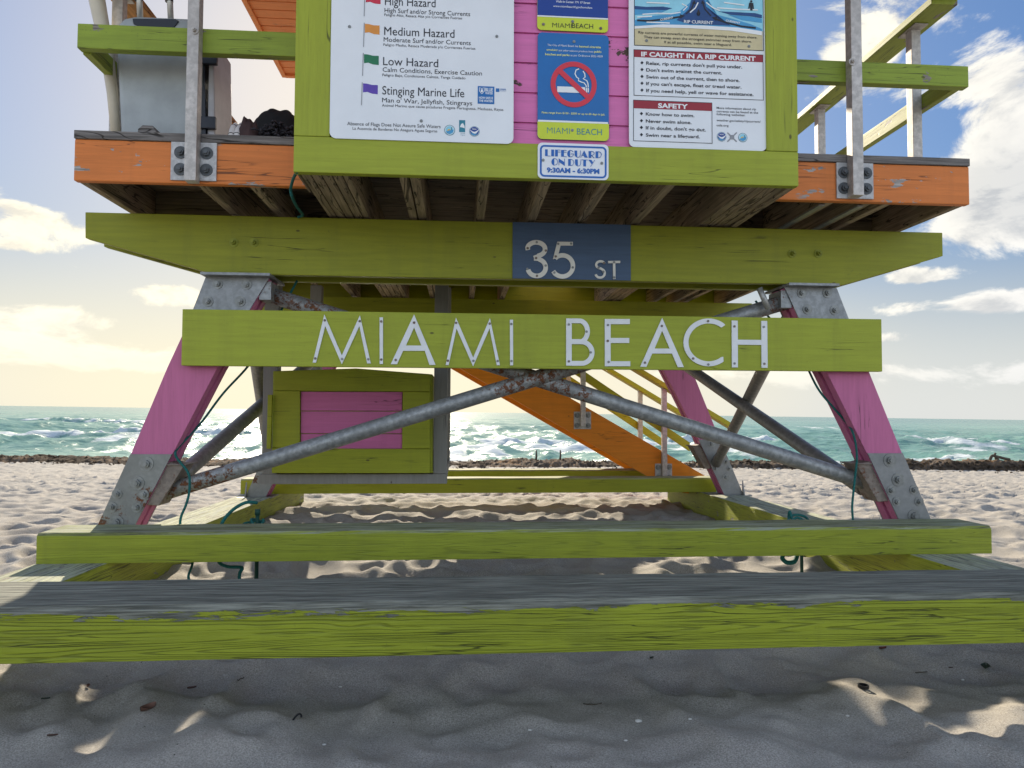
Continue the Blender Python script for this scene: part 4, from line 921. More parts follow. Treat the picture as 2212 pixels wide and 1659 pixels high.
# =================================================================== THINGS ON THE DECK
ck = thing('wheeled_cooler', 'grey wheeled cooler with a raised handle standing on the left deck', 'cooler', (-1.2, 3.7, DT))
v0 = 3.50
c = [P(244, 100, v0), P(447, 110, v0), P(440, 290, v0), P(260, 285, v0)]
wt = float(P(244, 31, v0)[2]); dp = .34; wb0 = DT + .0005; r = .075
ub0, ub1, ut0, ut1 = float(c[3][0]), float(P(432, 285, v0)[0]), float(c[0][0]), float(P(436, 100, v0)[0])
mb = MB(); rings = []
for k, t in enumerate([0, .02, .25, .5, .75, .86, .93, .975, 1.0]):
    w_ = wb0 + (wt - wb0) * t; q = max(0, (t - .86) / .14); ins = r * (1 - math.sqrt(max(0, 1 - q * q)))
    if t == 0: ins = .008
    a0 = ub0 + (ut0 - ub0) * t + ins; a1 = ub1 + (ut1 - ub1) * t - ins * .6
    rings.append([(x, y, w_) for x, y in [(p[0], p[1]) for p in rounded(a0, a1, v0 + ins * .2, v0 + dp - ins * .6, .03, 4)]])
n = len(rings[0])
mb.add([p for rg in rings for p in rg], [(i * n + j, i * n + (j + 1) % n, (i + 1) * n + (j + 1) % n, (i + 1) * n + j) for i in range(len(rings) - 1) for j in range(n)] + [tuple(reversed(range(n)))] + [tuple((len(rings) - 1) * n + j for j in range(n))], True)
part('body', mb, M['cooler'], ck)
# lid slab on the right side with a dark gasket and latches
lean = lambda w_: ub1 + (ut1 - ub1) * (w_ - wb0) / (wt - wb0)
def slab(o0, o1, va, vb2, w0_, w1_, nm, mt, bv=.004): return part(nm, MB().hexa([(lean(w0_) + o0, va, w0_), (lean(w0_) + o1, va, w0_), (lean(w1_) + o1 - .02, va, w1_), (lean(w1_) + o0, va, w1_)], [(lean(w0_) + o0, vb2, w0_), (lean(w0_) + o1, vb2, w0_), (lean(w1_) + o1 - .02, vb2, w1_), (lean(w1_) + o0, vb2, w1_)]), M[mt], ck, bv)
slab(.001, .022, v0 + .02, v0 + dp - .02, wb0 + .004, wt - .06, 'gasket', 'dark_plastic'); slab(.023, .062, v0 + .03, v0 + dp - .03, wb0 + .004, wt - .07, 'lid', 'cooler_lid', .012)
for ww in (wb0 + .13, wb0 + .45): part('latch', MB().box(lean(ww) - .004, lean(ww) + .07, v0 + .006, v0 + .028, ww - .03, ww + .03), M['dark_plastic'], ck, .004)
a = P(272, 34, v0 - .004); b = P(385, 60, v0 - .004)
part('handle_recess', MB().prism(pw([(287, 41), (380, 42), (386, 46), (376, 60), (300, 58), (289, 52)], v0), v0 - .004, v0 + .02), M['dark_plastic'], ck)
h0 = part('handle', MB().tube([P(303, 44, v0 + .03), P(298, -70, v0 + .03)], .014, 14).tube([P(369, 44, v0 + .03), P(364, -66, v0 + .03)], .014, 14), M['handle_alu'], ck)
part('handle_sleeve', MB().tube([P(299.5, 2, v0 + .03), P(298, -40, v0 + .03)], .019, 14).tube([P(365.5, 4, v0 + .03), P(364, -40, v0 + .03)], .019, 14).tube([P(297.5, -42, v0 + .03), P(364, -40, v0 + .03)], .018, 14), M['dark_plastic'], h0)

pts = [P(254, 292, 3.62), P(243, 200, 3.60), P(229, 100, 3.57), P(209, -2, 3.55), P(170, -190, 3.5)]
pts[0] = np.array([pts[0][0], pts[0][1], DT + .0005])
single('tapered_pole', MB().tube(pts, [.0185, .026, .031, .0375, .044], 20), M['cream_pole'], 'cream tapered pole leaning beside the grey cooler on the deck', 'pole')
q = pw([(300, 289), (301, 281), (311, 273), (333, 274), (343, 288)], 3.36)
q = [(u, max(w_, DT + .0015)) for u, w_ in q]; q[0] = (q[0][0], DT + .0015); q[4] = (q[4][0], DT + .0015)
single('wood_scrap', MB().prism(q, 3.345, 3.43), M['grey_board'], 'chunk of grey scrap wood lying on the deck before the cooler', 'wood scrap', bevel=.003)
def lump(u0, u1, v0, v1, h, seed, rough=.25, n=34):
    r2 = random.Random(seed); mb = MB(); V = []; F = []
    ph = [r2.random() * 6.28 for _ in range(8)]
    na = 56
    for i in range(n + 1):
        for j in range(na):
            rr = math.sin(math.pi / 2 * i / n); th = 2 * math.pi * j / na; a = rr * math.cos(th); b = rr * math.sin(th)
            z = h * math.sqrt(max(0, 1 - rr ** 3.4))
            z *= 1 + rough * (math.sin(a * 5 + ph[0]) * math.sin(b * 4 + ph[1]) * .6 + .5 * math.sin(a * 11 + b * 3 + ph[2]) * .6 + .3 * math.sin(a * 19 + ph[3] - b * 9))
            V.append(((u0 + u1) / 2 + a * (u1 - u0) / 2, (v0 + v1) / 2 + b * (v1 - v0) / 2, DT + .0015 + max(0, z)))
    F = [(i * na + j, i * na + (j + 1) % na, (i + 1) * na + (j + 1) % na, (i + 1) * na + j) for i in range(n) for j in range(na)]
    return mb.add(V, F, True)
u_ = lambda x, v=3.4: float(P(x, 290, v)[0])
tw = thing('rolled_towel', 'rolled white towel with dark stripes on the deck', 'towel', (u_(500), 3.6, DT))
ta = [P(499.4, 305, 3.385), P(500, 291, 3.39), P(504, 277, 3.43), P(510, 271.5, 3.50)]; tb = [P(511.5, 305, 3.38), P(512, 291, 3.385), P(516, 279, 3.43), P(524, 270, 3.52)]
ta[0] = np.array([ta[0][0], ta[0][1], DT + .002]); tb[0] = np.array([tb[0][0], tb[0][1], DT + .002])
def smooth(pts, n=8):
    pts = [np.array(p, float) for p in pts]; Q = [pts[0] * 2 - pts[1]] + pts + [pts[-1] * 2 - pts[-2]]; out = []
    for i in range(1, len(Q) - 2):
        for k in range(n):
            t = k / n; a, b, c, d_ = Q[i - 1:i + 3]
            out.append(.5 * (2 * b + (c - a) * t + (2 * a - 5 * b + 4 * c - d_) * t * t + (3 * b - a - 3 * c + d_) * t ** 3))
    return out + [pts[-1]]
sa, sb = smooth(ta), smooth(tb)
part('cloth', MB().tube(sa, .0145, 14).tube(sb, .0145, 14), M['towel'], tw)
for s_, k in ((sa, 7), (sb, 7), (sa, 17), (sb, 19)): part('stripe', MB().tube(s_[k:k + 2], .0151, 14), M['towel_dark'], tw)
single('cloth_bundle', lump(u_(514, 3.42), u_(560, 3.42), 3.37, 3.47, .105, 2, .22), M['brown_cloth'], 'crumpled brown cloth between the towel and the black bag', 'cloth')
single('duffel_bag', lump(u_(536, 3.62), u_(668, 3.62), 3.48, 3.80, .238, 5, .05), M['black_cloth'], 'rounded black bag lying on the deck against the cabin post', 'bag')
mb = MB(); r2 = random.Random(9)
for k in range(130):
    uu = u_(562, 3.4) + r2.random() * (u_(636, 3.4) - u_(562, 3.4)); hh = .088 * math.sqrt(max(0, 1 - ((uu - u_(606, 3.4)) / .11) ** 2)); ww = DT + .003 + (r2.random() ** .6) * hh; vv = 3.36 + r2.random() * .08
    a = r2.random() * 6.28; b = r2.random() * .9 - .6; l = .024 + .02 * r2.random(); dx, dy, dz = math.cos(a) * math.cos(b), math.sin(a) * math.cos(b), math.sin(b)
    p0 = (uu, vv, ww); p1 = (uu + dx * l, vv + dy * l, max(DT + .002, ww + dz * l)); pm = ((p0[0] + p1[0]) / 2, (p0[1] + p1[1]) / 2 - .004, (p0[2] + p1[2]) / 2 + .005)
    mb.tube([p0, pm, p1], [.003, .0055, .003], 5)
single('rag_heap', mb, M['grey_rag'], 'heap of shredded dark grey rag in front of the black bag', 'rag')

# =================================================================== ROPES AND STAKES
def smooth(pts, n=8):
    pts = [np.array(p, float) for p in pts]; Q = [pts[0] * 2 - pts[1]] + pts + [pts[-1] * 2 - pts[-2]]; out = []
    for i in range(1, len(Q) - 2):
        for k in range(n):
            t = k / n; a, b, c, d_ = Q[i - 1:i + 3]
            out.append(.5 * (2 * b + (c - a) * t + (2 * a - 5 * b + 4 * c - d_) * t * t + (3 * b - a - 3 * c + d_) * t ** 3))
    return out + [pts[-1]]
def rope(name, label, pts, r=.0062): return single(name, MB().tube(smooth([P(*p) for p in pts]), r, 8), M['rope'], label, 'rope')
rope('rope', 'teal rope tied round the left front leg and hanging down to the sand', [(642, 606, 3.90), (612, 662, 3.92), (573, 735, 3.93), (535, 792, 3.94), (482, 850, 3.93), (433, 915, 3.91), (386, 966, 3.80), (379, 980, 3.752), (384, 992, 3.752), (407, 1023, 3.74), (409, 1060, 3.735), (402, 1090, 3.73), (391, 1117, 3.73), (391, 1140, 3.72), (410, 1180, 3.72), (416, 1215, 3.62), (407, 1247, 3.5), (422, 1266, 3.44), (450, 1275, 3.42)])
rope('rope', 'teal rope running down the right front leg to the timber', [(1632, 650, 3.93), (1665, 690, 3.94), (1725, 760, 3.94), (1766, 838, 3.86), (1800, 880, 3.84), (1830, 915, 3.83), (1844, 940, 3.75), (1851, 985, 3.745), (1846, 1040, 3.73), (1841, 1090, 3.71), (1842, 1118, 3.695), (1843, 1126, 3.68)])
rope('rope', 'frayed teal cord hanging from the cabin corner past the orange fascia', [(642, 371, 3.05), (634, 385, 3.2), (628, 408, 3.3), (631, 425, 3.33), (642, 448, 3.5), (654, 464, 3.68), (644, 469, 3.72)], .007)
s_ = P(556.6, 1100, 3.80)
single('ground_stake', MB().tube([(s_[0], s_[1], -.12), (s_[0], s_[1], s_[2] - .02)], .010, 10).tube([(s_[0], s_[1], s_[2] - .03), (s_[0], s_[1], s_[2])], .014, 10), M['stake'], 'green metal stake wrapped in teal rope behind the second timber', 'stake')
rr = random.Random(4); pts = []
for k in range(60):
    a = k * .62; h = s_[2] - .055 - .10 * k / 60 - .01 * math.sin(k); pts.append((s_[0] + (.026 + .010 * rr.random()) * math.cos(a), s_[1] + (.026 + .01 * rr.random()) * math.sin(a), h))
mb = MB().tube(smooth(pts, 3), .0075, 7)
for k in range(7):
    a = k * .9 + .4; mb.tube(smooth([(s_[0], s_[1], s_[2] - .06), (s_[0] - .05 - .05 * rr.random(), s_[1] - .02, s_[2] - .05 - .1 * rr.random()), (s_[0] - .06 + .03 * rr.random(), s_[1] - .03, s_[2] - .16)], 4), .0025, 5)
single('rope_coil', mb, M['rope'], 'knotted teal rope coiled round the left green stake', 'rope')
rope('rope', 'teal rope looping from the left stake under the second timber', [(556, 1086, 3.77), (530, 1086, 3.74), (500, 1104, 3.73), (478, 1134, 3.72), (470, 1180, 3.715), (473, 1213, 3.70), (492, 1224, 3.66), (522, 1226, 3.62), (518, 1238, 3.6), (517, 1255, 3.55), (519, 1275, 3.5)], .0085)
s2 = P(1731, 1150, 3.95)
single('ground_stake', MB().tube([(s2[0], s2[1], -.12), (s2[0], s2[1], .20)], .009, 10), M['stake'], 'short green stake in the sand behind the right half of the second timber', 'stake')
rope('rope', 'small teal rope loop lying over the right end of the second timber', [(1700, 1128, 3.72), (1708, 1116, 3.75), (1722, 1112, 3.78), (1740, 1117, 3.78), (1746, 1126, 3.73), (1736, 1124, 3.72), (1722, 1118, 3.74), (1712, 1122, 3.73), (1706, 1105, 3.75), (1703, 1118, 3.76)], .007)
rope('rope', 'teal rope loop hanging below the second timber by the right stake', [(1693, 1196, 3.74), (1690, 1206, 3.72), (1700, 1215, 3.72), (1716, 1213, 3.72), (1722, 1200, 3.74)], .012)
# =================================================================== SAND
rs = np.random.RandomState(11)
CELL = .02; NT = 800; TILE = CELL * NT
def spec_noise(n, beta, lo, hi, seed, anis=1.0):
    r3 = np.random.RandomState(seed); f = np.fft.fft2(r3.randn(n, n)); k = np.fft.fftfreq(n)
    kk = np.sqrt((k[None, :] * anis) ** 2 + k[:, None] ** 2); kk[0, 0] = 1
    a = kk ** (-beta) * (kk > lo) * (kk < hi); o = np.real(np.fft.ifft2(f * a)); return o / o.std()
def stamp_tile(count, rmin, rmax, depth, seed):
    r3 = np.random.RandomState(seed); Hh = spec_noise(NT, 1.6, .002, .06, seed + 1) * .012
    for _ in range(count):
        r = r3.uniform(rmin, rmax); asp = r3.uniform(1.0, 1.9); th = r3.normal(1.5, .7); n = int(r * asp * 1.6 / CELL) + 1
        cx, cy = r3.randint(0, NT, 2); ii = np.arange(-n, n + 1); X, Y = np.meshgrid(ii * CELL, ii * CELL)
        c, s_ = math.cos(th), math.sin(th); a = (X * c + Y * s_) / (r * asp); b = (-X * s_ + Y * c) / r; q = np.sqrt(a * a + b * b)
        ix = (cx + ii) % NT; iy = (cy + ii) % NT; cur = Hh[np.ix_(iy, ix)]
        m0 = cur[q < 1].mean(); d = depth * r3.uniform(.5, 1.25) * (r / rmax) ** .7
        bowl = m0 * .6 + d * (q ** 2.4 * 1.25 - .8)
        wgt = np.clip((1.22 - q) / .26, 0, 1); wgt = wgt * wgt * (3 - 2 * wgt)
        new = cur * (1 - wgt) + bowl * wgt
        rim = d * .32 * np.exp(-((q - 1.22) / .16) ** 2) * (r3.uniform(.2, 1) + .5 * a)
        Hh[np.ix_(iy, ix)] = new + np.maximum(rim, 0)
    return Hh - Hh.mean()
T_near = stamp_tile(5200, .05, .17, .06, 21); T_mid = stamp_tile(5200, .07, .17, .055, 31); T_far = stamp_tile(15000, .045, .125, .058, 41)
def blur(a, n):
    for _ in range(n): a = (a + np.roll(a, 1, 0) + np.roll(a, -1, 0) + np.roll(a, 1, 1) + np.roll(a, -1, 1)) / 5
    return a
T_near = blur(T_near, 2); T_mid = blur(T_mid, 2); T_far = blur(T_far, 1)
T_ridge = np.abs(spec_noise(NT, 1.5, .006, .06, 91, .45)); T_ridge = blur(np.maximum(0, 1 - T_ridge) ** 1.3, 1)
T_lump = spec_noise(NT, 1.3, .004, .03, 93, .7)
T_ripple = spec_noise(NT, 1.2, .02, .25, 77) * .0022
def samp(Tt, x, y):
    fx = (x / CELL) % NT; fy = (y / CELL) % NT; i = np.floor(fx).astype(int); j = np.floor(fy).astype(int); a = fx - i; b = fy - j
    i0 = i % NT; i1 = (i + 1) % NT; j0 = j % NT; j1 = (j + 1) % NT
    return (Tt[j0, i0] * (1 - a) + Tt[j0, i1] * a) * (1 - b) + (Tt[j1, i0] * (1 - a) + Tt[j1, i1] * a) * b
def sst(x, a, b): t = np.clip((x - a) / (b - a), 0, 1); return t * t * (3 - 2 * t)
def shore(x): return 21.25 + .03 * x
SEA = -1.02
def sand_z(x, y):
    x = np.asarray(x, float); y = np.asarray(y, float)
    s = y - shore(x)
    z = .008 * np.clip(x, -6, 6) - .60 * sst(s, -17, -1.0) - 1.6 * sst(s, .2, 9)
    n1 = sst(y, 2.3, 3.2); n2 = sst(y, 6.0, 9.0)
    near = samp(T_near, x * .9 + 3.1, y + 1.7); mid = samp(T_mid, x + 5.3, y + .4); far = samp(T_far, x * .85 + 1.0, y * 1.0)
    fl = 1 - .70 * sst(-y, -1.95, -1.65)         # trodden flat strip nearest the viewer
    h = (0.50 * near + .034 * (samp(T_ridge, x + 2.2, y + 6.6) - .4) + .010 * samp(T_lump, x, y)) * (1 - n1) * fl + mid * 1.15 * n1 * (1 - n2) + far * n2
    h = h + samp(T_ripple, x, y) * (1 + .9 * (1 - n1))
    under = sst(y, 2.6, 3.3) * (1 - sst(y, 6.4, 7.6)) * (1 - sst(abs(x - .3), 1.9, 2.6))
    z = z + h * (1 - .9 * sst(s, -2.0, -.4)) * sst(y, .4, 1.1)
    z = z - .035 * under - .045 * np.exp(-(((x + 1.15) / .8) ** 2 + ((y - 3.6) / .7) ** 2)) - .02 * np.exp(-((y - 2.35) / .3) ** 2)
    z = z + .05 * np.exp(-(((x - 2.35) / .8) ** 2 + ((y - 2.0) / .5) ** 2))
    return z
ys = np.concatenate([np.linspace(-60, 1.0, 26)[:-1], np.exp(np.linspace(0, math.log(36), 640))])
t = np.linspace(-1, 1, 561); ext = np.array([.03, .1, .25, .5, .75, 1.0])
def fan(ys, t, ext, wfun, far):
    X = []
    for y in ys:
        w_ = wfun(y); c = t * w_; e = w_ + ext * (max(far, w_ * 1.2) - w_); X.append(np.concatenate([-e[::-1], c, e]))
    X = np.array(X); Y = np.repeat(np.array(ys)[:, None], X.shape[1], 1); return X, Y
X, Y = fan(ys, t, ext, lambda y: (1.0 * max(y, 1) + 1.0) if y >= 1 else 2.0 + (1 - y) * 1.2, 90)
Z = sand_z(X, Y)
def grid_mesh(name, X, Y, Z, mat, attr=None):
    r, c = X.shape; me = bpy.data.meshes.new(name)
    co = np.stack([X, Y, Z], -1).reshape(-1, 3).astype(np.float32)
    i = np.arange(r - 1)[:, None] * c + np.arange(c - 1)[None, :]; q = np.stack([i, i + 1, i + c + 1, i + c], -1).reshape(-1, 4)
    me.vertices.add(len(co)); me.vertices.foreach_set('co', co.ravel()); me.loops.add(q.size); me.loops.foreach_set('vertex_index', q.ravel().astype(np.int32))
    me.polygons.add(len(q)); me.polygons.foreach_set('loop_start', np.arange(0, q.size, 4, dtype=np.int32)); me.polygons.foreach_set('loop_total', np.full(len(q), 4, np.int32))
    me.update(calc_edges=True); me.polygons.foreach_set('use_smooth', np.ones(len(q), bool)); me.materials.append(mat)
    if attr is not None:
        for k, a in attr.items(): at = me.attributes.new(k, 'FLOAT', 'POINT'); at.data.foreach_set('value', a.reshape(-1).astype(np.float32))
    me.validate(); o = bpy.data.objects.new(name, me); COL.objects.link(o); return o
m, g, b = newmat('beach sand'); v = g.n('TexCoord').outputs['Object']
gr = g.noise(v, 230.0, 3, .8); gm = g.noise(v, 55.0, 5, .75); gb = g.noise(v, 1.3, 4, .6); gc = g.noise(v, 11.0, 5, .65)
c = g.mix(g.ramp(gr, .32, .68), (.215, .20, .178), (.49, .46, .41)); c = g.mix(g.ramp(gb, .35, .7, 0, .35), c, (.32, .29, .25)); c = g.mix(g.ramp(gc, .58, .72, 0, .35), c, (.25, .225, .195))
vo = g.n('TexVoronoi', feature='F1'); g.set(vo.inputs['Vector'], v); vo.inputs['Scale'].default_value = 55.0
c = g.mix(g.math('MULTIPLY', g.ramp(vo.outputs['Distance'], .13, .08), g.ramp(g.n('SeparateColor', i_0=vo.outputs['Color']).outputs[0], .93, .95)), c, (.62, .60, .55))
c = g.mix(g.math('MULTIPLY', g.ramp(vo.outputs['Distance'], .16, .10), g.ramp(g.n('SeparateColor', i_0=vo.outputs['Color']).outputs[1], .95, .96)), c, (.05, .04, .03))
g.set(b.inputs['Base Color'], c); b.inputs['Roughness'].default_value = .95; b.inputs['Specular IOR Level'].default_value = .12
bp = g.n('Bump'); bp.inputs['Strength'].default_value = .8; bp.inputs['Distance'].default_value = .008
g.set(bp.inputs['Height'], g.math('ADD', g.math('MULTIPLY', gm, .55), g.math('MULTIPLY', gr, .45))); g.set(b.inputs['Normal'], bp.outputs[0])
sand = grid_mesh('sand', X, Y, Z, m); sand['kind'] = 'structure'

# =================================================================== SEA
ys = np.concatenate([np.linspace(0, 60, 330), 60 + np.exp(np.linspace(0, math.log(12000), 330)) * 1.0 - 1 + .2])
t = np.linspace(-1, 1, 420)
S0 = 18.0
Xs, Ys = fan(ys + S0, t, np.array([.05, .3, 1.0]), lambda y: y * 1.0 + 6, 120)
Ys = Ys + .03 * np.clip(Xs, -60, 60)
def fbm1(seed, n=256): return spec_noise(n, 1.5, .0, .5, seed)
Fo = spec_noise(1024, 1.15, .004, .5, 501, .35); Fo2 = spec_noise(1024, 1.0, .006, .5, 502, .6); Fo3 = spec_noise(1024, 1.6, .002, .05, 503, .4)
def samp2(Tt, x, y, cell):
    n = Tt.shape[0]; fx = (x / cell) % n; fy = (y / cell) % n; i = np.floor(fx).astype(int); j = np.floor(fy).astype(int); a = fx - i; b_ = fy - j
    i0 = i % n; i1 = (i + 1) % n; j0 = j % n; j1 = (j + 1) % n
    return (Tt[j0, i0] * (1 - a) + Tt[j0, i1] * a) * (1 - b_) + (Tt[j1, i0] * (1 - a) + Tt[j1, i1] * a) * b_
s = Ys - shore(Xs)
dist = np.maximum(Ys, 10)
chop = samp2(Fo2, Xs, Ys, .22) * .055 + samp2(Fo, Xs, Ys, .6) * .13
fade = np.clip(70 / dist, 0.15, 1); 
sw = np.zeros_like(Xs)
for lam, amp, ang, ph in ((9.0, .10, .05, 0), (14, .12, -.08, 1.3), (23, .15, .03, 2.2)):
    wob = samp2(Fo3, Xs, Ys, 1.5) * 1.6
    p_ = (Ys * math.cos(ang) + Xs * math.sin(ang)) / lam * 2 * math.pi + ph + wob
    sw += amp * (2 * (np.sin(p_) * .5 + .5) ** 1.6 - .9)
Zs = SEA + (chop + sw) * fade * sst(s, -1, 14)
foam = np.zeros_like(Xs)
# breaking crests: distance beyond the waterline, x range, height, front width, foam strength
crests = [(3.4, 12, 60, .42, .8, 1.0), (2.6, -60, -3, .10, .8, .8), (16.5, -33, -10, .22, .9, .6), (22, -42, -10.5, .42, 1.1, .75), (19.5, -14, -4, .32, 1.2, 1.0), (30, -36, -9, .65, 1.3, .8), (29, -3.5, 5, .38, 1.5, .85), (21, 0, 9.5, .42, 1.4, 1.0),
          (27, 9, 20, .60, 1.8, 1.0), (20, 4, 11, .38, 1.3, .95), (14.5, -4, 6, .22, 1.2, .7), (38, 24, 44, .42, 1.8, .9), (34, 12, 19, .3, 1.5, .8), (12, 15, 24, .22, 1.0, .8), (46, -30, 12, .35, 2.0, .5), (10.5, -16, -8, .24, 1.2, .05), (9, -2, 8, .25, 1.0, .3), (26, 26, 36, .3, 1.3, .7), (62, -70, -30, .45, 2.5, .5)]
for k, (d0, xa, xb, hh, wd, fs) in enumerate(crests):
    line = d0 + samp2(Fo3, Xs + 37 * k, 0 * Xs, .9) * .9 + samp2(Fo, Xs + 11 * k, 0 * Xs + 5 * k, .35) * .28
    env = sst(Xs, xa, xa + (xb - xa) * .18 + .5) * (1 - sst(Xs, xb - (xb - xa) * .18 - .5, xb))
    env = env * (.75 + .3 * samp2(Fo2, Xs + 51 * k, 0 * Xs, .5))
    dd = s - line
    prof = np.where(dd < 0, np.exp(-(dd / (wd * .42)) ** 2), np.exp(-(dd / (wd * 1.5)) ** 2))
    Zs += .75 * hh * env * prof
    Zs += hh * .22 * env * np.exp(-((dd + wd * .2) / (wd * .6)) ** 2) * samp2(Fo2, Xs, Ys + 17, .09) * fs
    fr_ = np.where(dd < 0, np.exp(-(np.abs(dd) / (wd * .85)) ** 2.0), np.exp(-(dd / (wd * .42)) ** 2))
    foam = np.maximum(foam, np.clip(fs * env * 1.8, 0, 1.1) * fr_ * (.8 + .25 * samp2(Fo2, Xs + 5, Ys * 1.3, .12)))
    foam = np.maximum(foam, .50 * fs * env * np.where(dd < 0, np.exp(-np.abs(dd) / (wd * 2.8)), 0))
st_ = samp2(Fo, Xs * .45, Ys * 1.1, .22)
zone = (1 - sst(s, 20, 60)) * .52 + .08
foam = np.maximum(foam, np.clip((st_ - .35) * .5, 0, 1) * zone * 1.6)
wc = samp2(Fo, Xs + 200, Ys + 60, .55); foam = np.maximum(foam, np.clip((wc - 2.15) * 1.2, 0, .8) * sst(s, 30, 60) * (1 - sst(dist, 300, 700)))
foam = np.maximum(foam, .55 * np.exp(-((s - .6) / 1.3) ** 2))
m, g, b = newmat('sea water'); v = g.n('TexCoord').outputs['Object']
fa = g.n('Attribute', attribute_name='foam').outputs['Fac']
v2 = g.vmath('MULTIPLY', v, (1.0, 1.6, 1.0))
fn = g.noise(v2, 2.2, 8, .75, .3); fn2 = g.noise(v2, 9.0, 5, .7)
fm = g.ramp(g.math('ADD', fa, g.math('SUBTRACT', g.math('ADD', g.math('MULTIPLY', fn, .62), g.math('MULTIPLY', fn2, .38)), .5)),   .34, .80)
big = g.noise(g.vmath('MULTIPLY', v, (.02, .05, 0)), 1.0, 4, .6)
yd = g.n('SeparateXYZ', i_0=v).outputs[1]
wc_ = g.mix(g.ramp(big, .35, .65), (.135, .265, .218), (.19, .345, .275)); wc_ = g.mix(g.ramp(yd, 50, 500), wc_, (.13, .245, .215))
g.set(b.inputs['Base Color'], g.mix(fm, wc_, (.52, .57, .58)))
g.set(b.inputs['Roughness'], g.ramp(fm, 0, 1, .24, .9)); b.inputs['IOR'].default_value = 1.33; b.inputs['Specular IOR Level'].default_value = .22
bp = g.n('Bump'); bp.inputs['Strength'].default_value = .55; bp.inputs['Distance'].default_value = .25
w1 = g.noise(g.vmath('MULTIPLY', v, (.7, 1.5, 1)), 1.3, 6, .65, .2); w2 = g.noise(g.vmath('MULTIPLY', v, (.06, .22, 1)), 1.0, 5, .6)
g.set(bp.inputs['Height'], g.math('ADD', g.math('MULTIPLY', w1, .8), g.math('ADD', g.math('MULTIPLY', w2, 1.2), g.math('MULTIPLY', fm, .3)))); g.set(b.inputs['Normal'], bp.outputs[0])
sea = grid_mesh('water', Xs, Ys, Zs, m, {'foam': foam}); sea['kind'] = 'structure'

# =================================================================== SEAWEED BANK
xs = np.concatenate([np.linspace(-60, -24, 90)[:-1], np.linspace(-24, 34, 1300), np.linspace(34, 80, 100)[1:]]); pr = np.linspace(0, 1, 30)
Xb, Pb = np.meshgrid(xs, pr)
wid = .95 + .25 * samp2(Fo3, Xb, 0 * Xb, .35); off = -1.15 + .35 * samp2(Fo3, Xb + 90, 0 * Xb, .5)
Yb = shore(Xb) + off + (Pb - .5) * wid * 2
hh = (.20 + .05 * samp2(Fo3, Xb + 33, 0 * Xb, .22) + .035 * samp2(Fo, Xb + 3, 0 * Xb, .12)); hh = np.maximum(hh, .07) * (.55 + .6 * sst(samp2(Fo3, Xb + 71, 0 * Xb, .16), -1.0, .6))
shape = sst(Pb, 0, .26) * (1 - sst(Pb, .62, 1))
Zb = sand_z(Xb, Yb) - .03 + shape * hh + (samp2(Fo2, Xb, Yb, .035) * .022 + samp2(Fo2, Xb + 9, Yb, .012) * .018) * np.minimum(1, shape * 2)
Yb = Yb + samp2(Fo2, Xb + 4, Pb * 6, .03) * .05
m, g, b = newmat('seaweed bank'); v = g.n('TexCoord').outputs['Object']
n = g.noise(v, 7.0, 7, .75); n2 = g.noise(v, 1.1, 4, .6); n3 = g.noise(v, 40.0, 3, .7)
c = g.mix(g.ramp(n, .36, .62), (.022, .016, .010), (.115, .085, .06)); c = g.mix(g.ramp(n2, .46, .62), c, g.mix(n3, (.09, .078, .065), (.20, .175, .15))); c = g.mix(g.ramp(g.math('MULTIPLY', n2, n3), .30, .34, 0, .7), c, (.30, .14, .03))
g.set(b.inputs['Base Color'], c); b.inputs['Roughness'].default_value = .95; b.inputs['Specular IOR Level'].default_value = .1
bp = g.n('Bump'); bp.inputs['Strength'].default_value = .9; bp.inputs['Distance'].default_value = .05; g.set(bp.inputs['Height'], g.math('ADD', n, n3)); g.set(b.inputs['Normal'], bp.outputs[0])
M['weed'] = m
sw_o = grid_mesh('seaweed_bank', Xb, Yb, Zb, m); sw_o['kind'] = 'stuff'; sw_o['label'] = 'dark bank of washed up seaweed along the waterline'; sw_o['category'] = 'seaweed'
# loose weed clumps scattered round the bank
mb = MB(); r2 = random.Random(12)
for k in range(1500):
    x = r2.uniform(-22, 32); y = shore(x) + off.mean() + r2.gauss(-.75, .7); z = float(sand_z(x, y)); on = abs(y - shore(x) + 1.15) < .55
    z += .10 * on; sc = r2.uniform(.02, .07)
    for q in range(3):
        a = r2.random() * 6.28; p0 = (x, y, z); p1 = (x + math.cos(a) * sc, y + math.sin(a) * sc, z + sc * r2.uniform(.3, 1.2)); p2 = (x + math.cos(a + .9) * sc * 1.3, y + math.sin(a + .9) * sc, z + sc * .2); p3 = (x + math.cos(a + 2) * sc * .5, y, z - .01)
        mb.add([p0, p2, p1, p3], [(0, 1, 2), (0, 2, 3)])
me = mesh_of('seaweed_scraps', mb); me.materials.append(M['weed']); o = bpy.data.objects.new('seaweed_scraps', me); COL.objects.link(o); o['kind'] = 'stuff'; o['label'] = 'loose seaweed scraps scattered along the bank'; o['category'] = 'seaweed'

